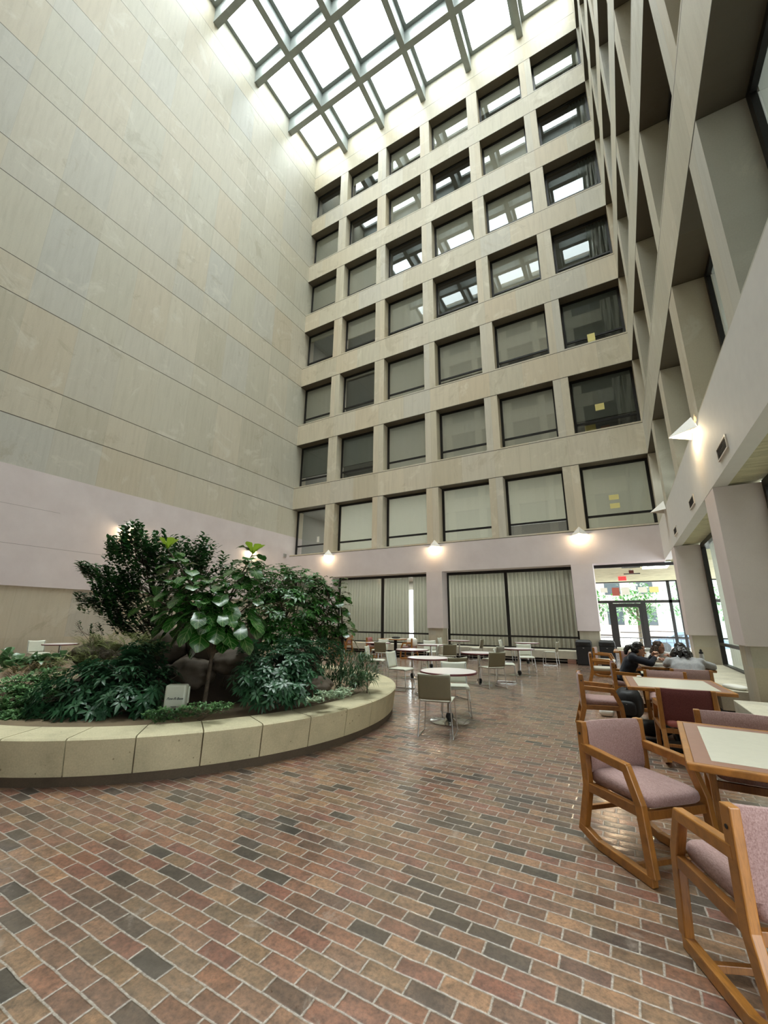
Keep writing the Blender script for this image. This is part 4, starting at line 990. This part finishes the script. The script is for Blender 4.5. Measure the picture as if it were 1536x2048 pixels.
so = MB().add(vs, fs).build('soil', M['soil'], smooth=60); so.location = PC; tag(so, 'dark mounded soil filling the round planter', 'soil', kind='stuff')

# boulders
def rock(px, py, d, rx, ry, rz, lab, seed):
    c = at(px, py, d); bm = bmesh.new(); bmesh.ops.create_icosphere(bm, subdivisions=4, radius=1)
    sv = Vector((seed*3.1, seed*1.7, 0))
    for v in bm.verts:
        q = v.co.copy(); s = 1+.26*mnoise.noise(q*1.3+sv)+.12*mnoise.noise(q*3.1+sv)+.045*mnoise.noise(q*8+sv); v.co = Vector((q.x*rx*s, q.y*ry*s, q.z*rz*s))
    me = bpy.data.meshes.new('boulder'); bm.to_mesh(me); bm.free(); me.materials.append(M['rock']); me.polygons.foreach_set('use_smooth', [True]*len(me.polygons))
    o = bpy.data.objects.new('boulder', me); COL.objects.link(o); o.location = c; o.location.z = max(c.z, soil_z(c.x, c.y)+rz*.25); o.rotation_euler = (0, 0, seed); tag(o, lab, 'rock', 'boulders in the planter')
rock(198, 1312, 6.3, .36, .3, .2, 'mossy boulder at the left behind the light green leaves', 1)
rock(335, 1292, 6.0, .30, .26, .25, 'boulder under the hanging fig leaf', 2)
rock(415, 1300, 6.1, .34, .3, .28, 'boulder right behind the fig trunk', 3)
rock(490, 1282, 6.3, .26, .24, .2, 'pale boulder right of the fig under the dense shrub', 4)
rock(470, 1322, 5.8, .36, .28, .16, 'flat low boulder beside the trailing vine', 5)
rock(385, 1345, 5.7, .36, .28, .2, 'dark boulder low behind the fig stem', 6)
rock(632, 1372, 5.3, .22, .18, .13, 'grey boulder at the foot of the front right shrub', 7)
rock(600, 1330, 6.0, .3, .3, .2, 'boulder half buried behind the front right shrub', 8)
rock(265, 1330, 6.0, .4, .3, .22, 'dark boulder inside the left front shrub', 9)

# --- leaves
class Leaves:
    def __init__(self): self.m = MB(); self.uv = []
    def leaf(self, base, d, up, L, W, droop=.25, shape='ovate', nseg=4, fold=.18, wave=0.0, ph=0.0):
        d = d.normalized(); s = d.cross(up)
        if s.length < 1e-3: s = d.orthogonal()
        s.normalize(); u = s.cross(d).normalized(); vs = []
        for i in range(nseg+1):
            t = i/nseg
            if shape == 'ovate': w = math.sin(PI*min(.98, max(.03, t))**.85)
            elif shape == 'fiddle': w = (.30+.75*t-.0*t)*(1 if t < .78 else math.sqrt(max(0.02, 1-((t-.78)/.225)**2))) if t > 0 else .12
            elif shape == 'lance': w = math.sin(PI*min(.98, max(.04, t**.8)))
            else: w = (1-t)**.5*.9+.08
            c = base+d*(L*t*(1-.18*droop*t))-Vector((0, 0, 1))*(droop*L*t*t)
            wv = wave*math.sin(t*15+ph)*W; hw = W/2*w
            vs += [c-s*hw+u*(fold*hw+wv), c, c+s*hw+u*(fold*hw-wv)]; self.uv += [(-1, t, 0), (0, t, 0), (1, t, 0)]
        fs = []
        for i in range(nseg):
            a = 3*i; fs += [(a, a+1, a+4, a+3), (a+1, a+2, a+5, a+4)]
        self.m.add(vs, fs)
    def build(self, name, mat, parent): return self.m.build(name, mat, parent, smooth=75, uv=self.uv)
FOL = {
 'deep': foliage_mat('deep_green_leaf', (26, 58, 30), (56, 104, 50), .36, .2),
 'mid': foliage_mat('mid_green_leaf', (30, 68, 28), (66, 120, 46), .4, .15, trans=.18),
 'cool': foliage_mat('cool_green_leaf', (26, 58, 38), (62, 106, 68), .4, .18),
 'olive': foliage_mat('olive_fern_leaf', (92, 102, 52), (146, 154, 92), .55, .1, trans=.2),
 'fig': foliage_mat('glossy_fig_leaf', (22, 60, 20), (46, 100, 32), .26, .5, vein=(120, 146, 90)),
 'new': foliage_mat('fresh_leaf', (104, 140, 36), (150, 176, 56), .35, .2, trans=.35),
 'grass': foliage_mat('strap_leaf', (36, 62, 38), (78, 112, 72), .42, .15, trans=.2),
 'pale': foliage_mat('variegated_leaf', (116, 146, 110), (200, 214, 184), .5, .1, trans=.15),
 'ground': foliage_mat('ground_cover_leaf', (56, 98, 54), (122, 164, 104), .45, .15, trans=.2),
 'brown': foliage_mat('dry_fern_leaf', (104, 84, 52), (160, 140, 96), .7, .0, trans=.15),
 'lily': foliage_mat('peace_lily_leaf', (52, 88, 50), (108, 146, 96), .32, .35, trans=.2)}
def rnd_ell(rg, c, rx, ry, rz):
    while True:
        q = Vector((rg.uniform(-1, 1), rg.uniform(-1, 1), rg.uniform(-1, 1)))
        if q.length < 1 and q.length > rg.random()*.85: break
    return c+Vector((CR.x, CR.y, 0))*(q.x*rx)+Vector((_fw.x, _fw.y, 0)).normalized()*(q.y*ry)+Vector((0, 0, q.z*rz))
def plant(name, lab, cat, base_px, d, blobs, style, seed, mat='deep', L=.12, W=.05, density=1.0, stem=.012, group=None, nstem=None):
    """blobs: (px, py, depth, half width px, half height px, how many twigs)"""
    rg = random.Random(seed); b = at(*base_px, d); q_ = Vector((b.x-PC.x, b.y-PC.y, 0)); q_ = q_*min(1, (RI-.3)/q_.length); b.x, b.y = PC.x+q_.x, PC.y+q_.y; b.z = soil_z(b.x, b.y)-.02
    t = thing(name, lab, cat, b, 0, group); lv = Leaves(); st = MB(); o = b; k = 0
    for (px, py, dd, rpx, rpy, n) in blobs:
        c = at(px, py, dd); s = dd/F_PX
        hub = c.lerp(b, .45)+Vector((rg.uniform(-.1, .1), rg.uniform(-.1, .1), 0)); hub.z = max(hub.z, b.z+.1)
        st.tube([Vector((rg.uniform(-.06, .06), rg.uniform(-.06, .06), 0)), (hub-o)*.6+Vector((rg.uniform(-.05, .05), rg.uniform(-.05, .05), 0)), hub-o, c-o], [stem, stem*.8, stem*.6, stem*.3], 6)
        for _ in range(int(n*density)):
            tip = rnd_ell(rg, c, rpx*s, min(rpx, rpy*1.6)*s, rpy*s)
            tip.z = max(tip.z, soil_z(tip.x, tip.y)+.02)
            rr_ = math.hypot(tip.x-PC.x, tip.y-PC.y)
            if rr_ > RI-.06 and tip.z < .55:
                f = (RI-.06)/rr_; tip.x = PC.x+(tip.x-PC.x)*f; tip.y = PC.y+(tip.y-PC.y)*f
            out = (tip-hub); out = out.normalized() if out.length > .02 else Vector((0, 0, 1)); out = (out+Vector((0, 0, .45))+Vector((rg.uniform(-.4, .4), rg.uniform(-.4, .4), rg.uniform(-.2, .3)))).normalized()
            k += 1
            if nstem is None or k % nstem == 0: st.tube([c.lerp(hub, .35)-o, (tip-o).lerp(c-o, .35)-Vector((0, 0, .015)), tip-o], [stem*.45, stem*.35, stem*.2], 4, False)
            if style == 'whorl':
                n2 = rg.choice((5, 6, 7)); a0 = rg.random()*6.3; e1 = out.orthogonal().normalized(); e2 = out.cross(e1)
                for q in range(n2):
                    a = a0+2*PI*q/n2; dr = e1*math.cos(a)+e2*math.sin(a)+out*rg.uniform(.1, .45); l = L*rg.uniform(.75, 1.2)
                    lv.leaf(tip-o+dr*.012, dr, out, l, W*rg.uniform(.8, 1.15), rg.uniform(.15, .5), 'lance', 3)
            elif style == 'twig':
                n2 = rg.randint(7, 10); ln = L*2.2; a0 = tip-out*ln
                for q in range(n2):
                    p = a0.lerp(tip, q/(n2-1)); sd = out.cross(Vector((0, 0, 1))); sd = sd.normalized()*(1 if q % 2 else -1)
                    dr = sd+out*rg.uniform(.5, 1.0)+Vector((0, 0, rg.uniform(-.35, .3))); lv.leaf(p-o, dr, Vector((0, 0, 1)), L*rg.uniform(.7, 1.15), W*rg.uniform(.8, 1.1), rg.uniform(.1, .4), 'ovate', 3)
            elif style == 'strap':
                for q in range(3):
                    dr = out+Vector((rg.uniform(-.6, .6), rg.uniform(-.6, .6), rg.uniform(.1, .6))); lv.leaf(tip-o, dr, Vector((0, 0, 1)), L*rg.uniform(.6, 1.2), W, rg.uniform(.3, .9), 'lance', 4, .3)
            elif style == 'small':
                for q in range(5):
                    dr = Vector((rg.uniform(-1, 1), rg.uniform(-1, 1), rg.uniform(.0, .7))); lv.leaf(tip-o+dr*.01, dr, Vector((0, 0, 1)), L*rg.uniform(.7, 1.3), W*rg.uniform(.8, 1.2), .2, 'ovate', 2)
            elif style == 'fern':
                dr0 = (out+Vector((rg.uniform(-.7, .7), rg.uniform(-.7, .7), .1))).normalized(); ln = L*rg.uniform(2.2, 3.2)
                for q in range(9):
                    f = q/9; p = tip+dr0*ln*(f-.5)-Vector((0, 0, .35*ln*f*f)); sd = dr0.cross(Vector((0, 0, 1))).normalized()
                    for s_ in (-1, 1): lv.leaf(p-o, sd*s_+dr0*.5, Vector((0, 0, 1)), L*(1-.75*f), W*(1-.6*f), .25, 'lance', 2)
            elif style == 'big':
                lv.leaf(tip-o-out*L*.5, out+Vector((rg.uniform(-.9, .9), rg.uniform(-.9, .9), rg.uniform(-.1, .5))), Vector((0, 0, 1)), L*rg.uniform(.75, 1.2), W*rg.uniform(.8, 1.15), rg.uniform(.25, .8), 'ovate', 6, .2)
    st.build('stems', M['bark'], t, smooth=60)
    if lv.uv: lv.build('foliage', FOL[mat], t)
    return t
plant('weeping_fig_shrub', 'tall loose shrub of small dark leaves against the left wall', 'shrub', (325, 1320), 6.9,
      [(285, 1100, 7.2, 62, 52, 64), (265, 1062, 7.2, 22, 26, 14), (345, 1105, 7.3, 55, 38, 44), (404, 1095, 7.3, 28, 30, 18), (235, 1085, 7.1, 24, 22, 14), (190, 1133, 7.0, 26, 9, 9), (162, 1130, 6.95, 11, 9, 6), (225, 1155, 7.0, 42, 26, 26), (235, 1180, 7.0, 50, 36, 40), (195, 1195, 6.9, 34, 16, 14), (165, 1190, 6.8, 14, 7, 4), (300, 1170, 7.2, 62, 50, 60), (230, 1228, 6.9, 40, 22, 20), (290, 1240, 7.0, 55, 32, 36), (420, 1130, 7.4, 50, 35, 34)], 'twig', 11, 'deep', .125, .06, 2.0, .013, nstem=4)
plant('umbrella_shrub', 'dense umbrella leaved shrub on the right of the fig', 'shrub', (560, 1325), 6.6,
      [(500, 1160, 6.9, 44, 42, 50), (550, 1165, 6.9, 48, 40, 60), (605, 1175, 6.9, 45, 42, 60), (642, 1205, 6.9, 34, 38, 44), (575, 1215, 6.7, 70, 44, 95), (640, 1245, 6.8, 42, 36, 50), (520, 1225, 6.6, 45, 44, 55), (560, 1270, 6.5, 62, 32, 60), (655, 1275, 6.8, 30, 22, 24)], 'whorl', 12, 'mid', .105, .044, 2.1, .012, nstem=8)
plant('umbrella_shrub', 'low dark whorl leaved shrub at the front right of the planter', 'shrub', (560, 1400), 5.1,
      [(560, 1335, 5.4, 62, 38, 90), (505, 1350, 5.2, 40, 40, 60), (540, 1375, 5.1, 60, 32, 70), (612, 1345, 5.4, 34, 34, 44), (590, 1300, 5.7, 60, 22, 44), (650, 1300, 6.0, 34, 22, 26), (600, 1385, 5.1, 32, 22, 26), (500, 1300, 5.8, 34, 18, 16)], 'whorl', 13, 'cool', .09, .037, 1.9, .01, nstem=8)
plant('umbrella_shrub', 'low spreading whorl leaved shrub at the front left of the planter', 'shrub', (210, 1430), 4.8,
      [(120, 1390, 4.9, 55, 30, 44), (190, 1360, 5.1, 62, 36, 60), (255, 1345, 5.2, 55, 40, 60), (290, 1310, 5.5, 46, 30, 36), (160, 1420, 4.7, 60, 20, 34), (290, 1395, 4.9, 40, 30, 34), (240, 1400, 4.8, 50, 26, 34), (330, 1360, 5.2, 24, 26, 14), (85, 1425, 4.7, 34, 18, 18)], 'whorl', 14, 'cool', .11, .043, 1.5, .01, nstem=8)
plant('pale_fern', 'olive green fern over the mossy boulder at left', 'fern', (250, 1330), 6.0, [(255, 1280, 5.8, 62, 20, 44), (200, 1300, 5.6, 50, 26, 40), (310, 1290, 5.7, 36, 22, 24), (150, 1318, 5.5, 40, 22, 34), (190, 1278, 5.8, 40, 12, 20)], 'fern', 15, 'olive', .07, .026, 2.0, .004, nstem=9)
plant('grass_clump', 'strap leaved grassy clump at the right end of the planter', 'grass clump', (690, 1385), 6.0, [(700, 1338, 6.3, 44, 30, 90), (728, 1345, 6.5, 26, 34, 70), (655, 1345, 6.0, 32, 28, 50), (700, 1365, 6.0, 44, 20, 60), (716, 1366, 6.3, 20, 14, 26)], 'strap', 16, 'grass', .22, .017, 1.8, .005, nstem=12)
plant('ground_cover', 'white green ground cover at the rim of the front right', 'ground cover', (660, 1400), 4.95, [(662, 1392, 5.0, 36, 8, 90), (690, 1384, 5.2, 20, 8, 40), (630, 1402, 4.8, 20, 6, 30)], 'small', 17, 'pale', .04, .026, 1, .004, nstem=8)['kind'] = 'stuff'
plant('ground_cover', 'bright ground cover by the speaker at the front rim', 'ground cover', (380, 1440), 4.3, [(330, 1432, 4.35, 44, 14, 90), (400, 1425, 4.4, 50, 16, 110), (450, 1418, 4.5, 30, 14, 50), (318, 1448, 4.22, 26, 7, 40)], 'small', 18, 'ground', .045, .022, 1, .004, nstem=8)['kind'] = 'stuff'
plant('ground_cover', 'lacy ground cover at the left edge of the planter', 'ground cover', (40, 1440), 4.9, [(50, 1372, 5.3, 50, 20, 200), (25, 1400, 5.0, 44, 24, 190), (40, 1436, 4.7, 56, 14, 190), (95, 1352, 5.5, 36, 16, 110), (90, 1395, 5.0, 40, 20, 120)], 'small', 19, 'ground', .06, .036, 1, .004, nstem=8)['kind'] = 'stuff'
plant('dry_fern', 'brownish dry fern between the ground cover and lily leaves', 'fern', (50, 1360), 5.8, [(50, 1340, 5.8, 52, 16, 60), (100, 1328, 5.9, 34, 14, 34)], 'fern', 20, 'brown', .065, .024, 1, .004, nstem=9)
plant('peace_lily', 'broad leaved lily at the far left of the planter', 'lily', (50, 1340), 6.3, [(55, 1318, 6.1, 54, 14, 60), (20, 1306, 6.2, 26, 16, 26), (95, 1310, 6.2, 36, 10, 34), (132, 1304, 6.3, 30, 8, 22)], 'big', 21, 'lily', .30, .11, 1, .006, nstem=7)
plant('sparse_twig_plant', 'thin twigs with few leaves poking out left of the boulders', 'twig', (215, 1290), 6.5, [(175, 1258, 6.6, 30, 8, 5), (200, 1248, 6.6, 22, 8, 4), (150, 1246, 6.6, 10, 6, 2)], 'twig', 22, 'deep', .07, .03, 1, .006)
plant('trailing_vine', 'pale variegated vine trailing down between the boulders', 'vine', (455, 1290), 6.1, [(445, 1262, 6.2, 8, 14, 16), (458, 1288, 6.0, 8, 12, 14), (470, 1312, 5.8, 10, 12, 16), (490, 1325, 5.7, 14, 6, 12)], 'small', 23, 'pale', .05, .034, 1, .005, nstem=4)
# stray strap leaves arching over the rim
lv = Leaves(); a_ = at(735, 1345, 6.35)
o = thing('arching_blades', 'few thin blades arching over the planter rim at right', 'grass blade', (a_.x, a_.y, soil_z(a_.x, a_.y)))
for (px, py, dl) in ((770, 1362, 6.3), (778, 1378, 6.1), (798, 1374, 6.2), (790, 1352, 6.4), (760, 1372, 6.2), (806, 1368, 6.3)):
    e = at(px, py, dl); dr = e-a_; lv.leaf(Vector((0, 0, a_.z-o.location.z)), dr+Vector((0, 0, .25)), Vector((0, 0, 1)), dr.length*1.05, .012, .28, 'lance', 8, .3)
MB().tube([(0, 0, 0), (0, 0, a_.z-o.location.z)], .01, 6).build('stems', M['bark'], o); lv.build('blades', FOL['grass'], o)

# --- fiddle leaf figs
def fig(lab, base_px, d, tips, seed, L=.32, new=()):
    rg = random.Random(seed); b = at(*base_px, d); b.z = soil_z(b.x, b.y)-.02
    t = thing('fiddle_leaf_fig', lab, 'fig tree', b, 0, 'fiddle leaf figs'); st = MB(); lv = Leaves(); nw = Leaves()
    J = Vector((.02, .02, .5*min((at(q[0], q[1], q[2])-b).z for q in tips)+.08)); st.tube([(0, 0, 0), J*.5+Vector((.015, -.01, 0)), J], [.03, .025, .022], 10)
    for (px, py, dd, n, ax) in tips:
        n = int(n*1.7); c = at(px, py, dd)-b; mid = J+Vector((c.x*.25, c.y*.25, max(.05, (c.z-J.z)*.5)))
        st.tube([J-Vector((0, 0, .04)), mid, c.lerp(mid, .35), c], [.019, .014, .010, .006], 8)
        ax = Vector(ax).normalized(); e1 = ax.orthogonal().normalized(); e2 = ax.cross(e1); a0 = rg.random()*6
        for q in range(n):
            f = q/max(1, n-1); a = a0+q*2.4; p = c.lerp(mid, .55*(1-f)); dr = e1*math.cos(a)+e2*math.sin(a)+ax*(.1+.55*f)+Vector((0, 0, .1))
            l = L*rg.uniform(.8, 1.15)*(1-.25*f); lv.leaf(p+dr.normalized()*.03, dr, Vector((0, 0, 1)), l, l*.66, rg.uniform(.3, .75), 'fiddle', 9, .16, .05, rg.random()*6)
        if (px, py) in new:
            for q in range(5):
                a = q*1.3; dr = e1*math.cos(a)*.8+e2*math.sin(a)*.8+ax*1.0; nw.leaf(c, dr, Vector((0, 0, 1)), L*.62, L*.34, .1, 'fiddle', 7, .25, .04, q)
    st.build('trunk', M['bark'], t, smooth=60); lv.build('foliage', FOL['fig'], t)
    if nw.uv: nw.build('young_leaves', FOL['new'], t)
    return t
fig('big glossy fiddle leaf fig in the middle of the planter', (410, 1388), 5.3,
    [(352, 1215, 5.2, 9, (-.4, -.5, .6)), (300, 1190, 5.5, 7, (-.8, 0, .5)), (345, 1115, 5.8, 8, (-.2, 0, 1)), (335, 1160, 5.5, 6, (-.5, -.1, .8)), (420, 1165, 5.5, 9, (0, -.2, 1)), (455, 1175, 5.3, 9, (.2, -.4, .8)), (445, 1225, 5.1, 9, (.2, -.6, .5)), (395, 1215, 5.0, 9, (0, -.7, .5)), (500, 1130, 5.7, 9, (.3, 0, 1)), (505, 1108, 5.7, 5, (.2, 0, 1)), (485, 1235, 5.3, 8, (.5, -.3, .5)), (380, 1160, 5.3, 8, (-.1, -.3, 1)), (520, 1190, 5.6, 6, (.6, 0, .6)), (335, 1098, 5.9, 3, (0, 0, 1))], 31, .37, ((505, 1108), (335, 1098)))
fig('narrow upright fiddle leaf fig at the right end of the planter', (680, 1330), 6.9, [(676, 1160, 7.0, 9, (0, 0, 1)), (680, 1190, 6.95, 8, (.1, 0, 1)), (682, 1225, 6.9, 7, (.1, 0, 1)), (640, 1152, 6.9, 4, (-.5, 0, .8)), (690, 1255, 6.8, 5, (.6, 0, .4))], 32, .27)

def street_tree(x, y, h, r, seed, lab):
    rg = random.Random(seed); t = thing('street_tree', lab, 'tree', (x, y, -.42), 0, 'street trees outside'); st = MB(); lv = Leaves()
    st.tube([(0, 0, 0), (.05, 0, h*.4), (0, .05, h*.75)], [.14, .11, .05], 8)
    for i in range(8):
        a = i*.8; st.tube([(.02, 0, h*.4), (math.cos(a)*r*.5, math.sin(a)*r*.5, h*.62), (math.cos(a)*r*.85, math.sin(a)*r*.85, h*.75)], [.05, .035, .01], 5)
    for i in range(700):
        q = Vector((rg.gauss(0, .5), rg.gauss(0, .5), rg.gauss(0, .45))); q = q.normalized()*min(1, q.length)
        lv.leaf(Vector((q.x*r, q.y*r, h*.68+q.z*h*.36)), Vector((rg.uniform(-1, 1), rg.uniform(-1, 1), rg.uniform(-.6, .4))), Vector((0, 0, 1)), rg.uniform(.25, .45), .22, .3, 'ovate', 2)
    st.build('trunk', M['bark'], t, smooth=60); lv.build('foliage', FOL['mid'], t)
street_tree(1.1, 42, 5.2, 1.9, 51, 'leafy street tree left of the parked car'); street_tree(5.2, 40, 5.6, 2.2, 52, 'leafy street tree behind the parked car'); street_tree(-2.6, 44, 5.0, 1.6, 53, 'leafy street tree seen left of the entrance door')
# --- garden speaker
sp_p = at(352, 1402, 4.72); sp_p.z = soil_z(sp_p.x, sp_p.y)
sp = thing('garden_speaker', 'pale green plastic box with dark italic lettering standing in the soil', 'speaker', sp_p, R(38))
zb = .16
MB().box((-.115, -.07, zb), (.115, .055, zb+.25)).build('housing', M['speaker'], sp, bevel=.022)
MB().box((-.10, .05, zb+.03), (.118, .10, zb+.22)).build('rear_cover', M['speaker'], sp, bevel=.012)
MB().tube([(0, .02, -.06), (0, .02, zb+.02)], .018, 10).build('stake', M['black'], sp)
text('lettering', 'Pow-R-Base', .036, (.005, -.0715, zb+.105), (PI/2, 0, 0), M['ink'], sp, True, .35, .0006)
MB().box((-.03, -.0725, zb+.018), (.03, -.069, zb+.024)).build('drain_slot', M['ink'], sp)

# ------------------------------------------------------------------ daylight
w_ = bpy.data.worlds.new('overcast'); SC.world = w_; w_.use_nodes = True
nt = w_.node_tree; bg = nt.nodes['Background']
SKY = 7.5
tc = nt.nodes.new('ShaderNodeTexCoord'); sx = nt.nodes.new('ShaderNodeSeparateXYZ'); nt.links.new(tc.outputs['Generated'], sx.inputs[0])
rp = nt.nodes.new('ShaderNodeValToRGB'); rp.color_ramp.elements[0].position = 0.0; rp.color_ramp.elements[0].color = (.17, .19, .20, 1)
for q_, v_ in ((.5, .26), (.75, .48), (.9, .84)): e_ = rp.color_ramp.elements.new(q_); e_.color = (v_*.95, v_, v_*1.01, 1)
rp.color_ramp.elements[-1].position = 1.0; rp.color_ramp.elements[-1].color = (.96, 1.0, 1.0, 1)
nt.links.new(sx.outputs[2], rp.inputs[0]); nt.links.new(rp.outputs[0], bg.inputs[0]); bg.inputs[1].default_value = SKY
def interior_fill(loc, sx_, sy_, w):  # broad area lights added inside the rooms to brighten shades and drapes
    l = bpy.data.lights.new('interior_fill_light', 'AREA'); l.shape = 'RECTANGLE'; l.size = sx_; l.size_y = sy_; l.energy = w; l.color = (1, .96, .86)
    o = bpy.data.objects.new('interior_fill_light', l); COL.objects.link(o); o.location = loc
for r in range(7): interior_fill(((XL+XRU)/2, YB+3.2, ZH1+FH*r-.02), 17, 2.4, 75)
interior_fill((-8.8, 19.9, ZB-.04), 13.5, 2.0, 210)
interior_fill((GR+1.6, 9.0, ZB-.04), 1.6, 14, 120)
def portal(loc, rot, sx_, sy_):
    l = bpy.data.lights.new('sky_portal', 'AREA'); l.shape = 'RECTANGLE'; l.size = sx_; l.size_y = sy_; l.cycles.is_portal = True
    o = bpy.data.objects.new('sky_portal', l); COL.objects.link(o); o.location = loc; o.rotation_euler = rot
portal(((XL+XRU)/2, (YF+YB)/2, ZT+1.6), (0, 0, 0), XRU-XL, YB-YF)
portal((2.0, 26.6, 1.85), (-PI/2, 0, 0), 6.4, 3.6)

SC.view_settings.view_transform = 'Standard'; SC.view_settings.look = 'None'; SC.view_settings.gamma = 1; SC.view_settings.use_curve_mapping = False
SC.view_settings.exposure = 1.75
SC.cycles.use_denoising = True
try: SC.cycles.denoiser = 'OPENIMAGEDENOISE'
except Exception: pass
SC.cycles.max_bounces = 12; SC.cycles.diffuse_bounces = 8; SC.cycles.glossy_bounces = 4; SC.cycles.transparent_max_bounces = 16
SC.cycles.sample_clamp_indirect = 12; SC.cycles.caustics_reflective = False; SC.cycles.caustics_refractive = False; SC.cycles.blur_glossy = .5
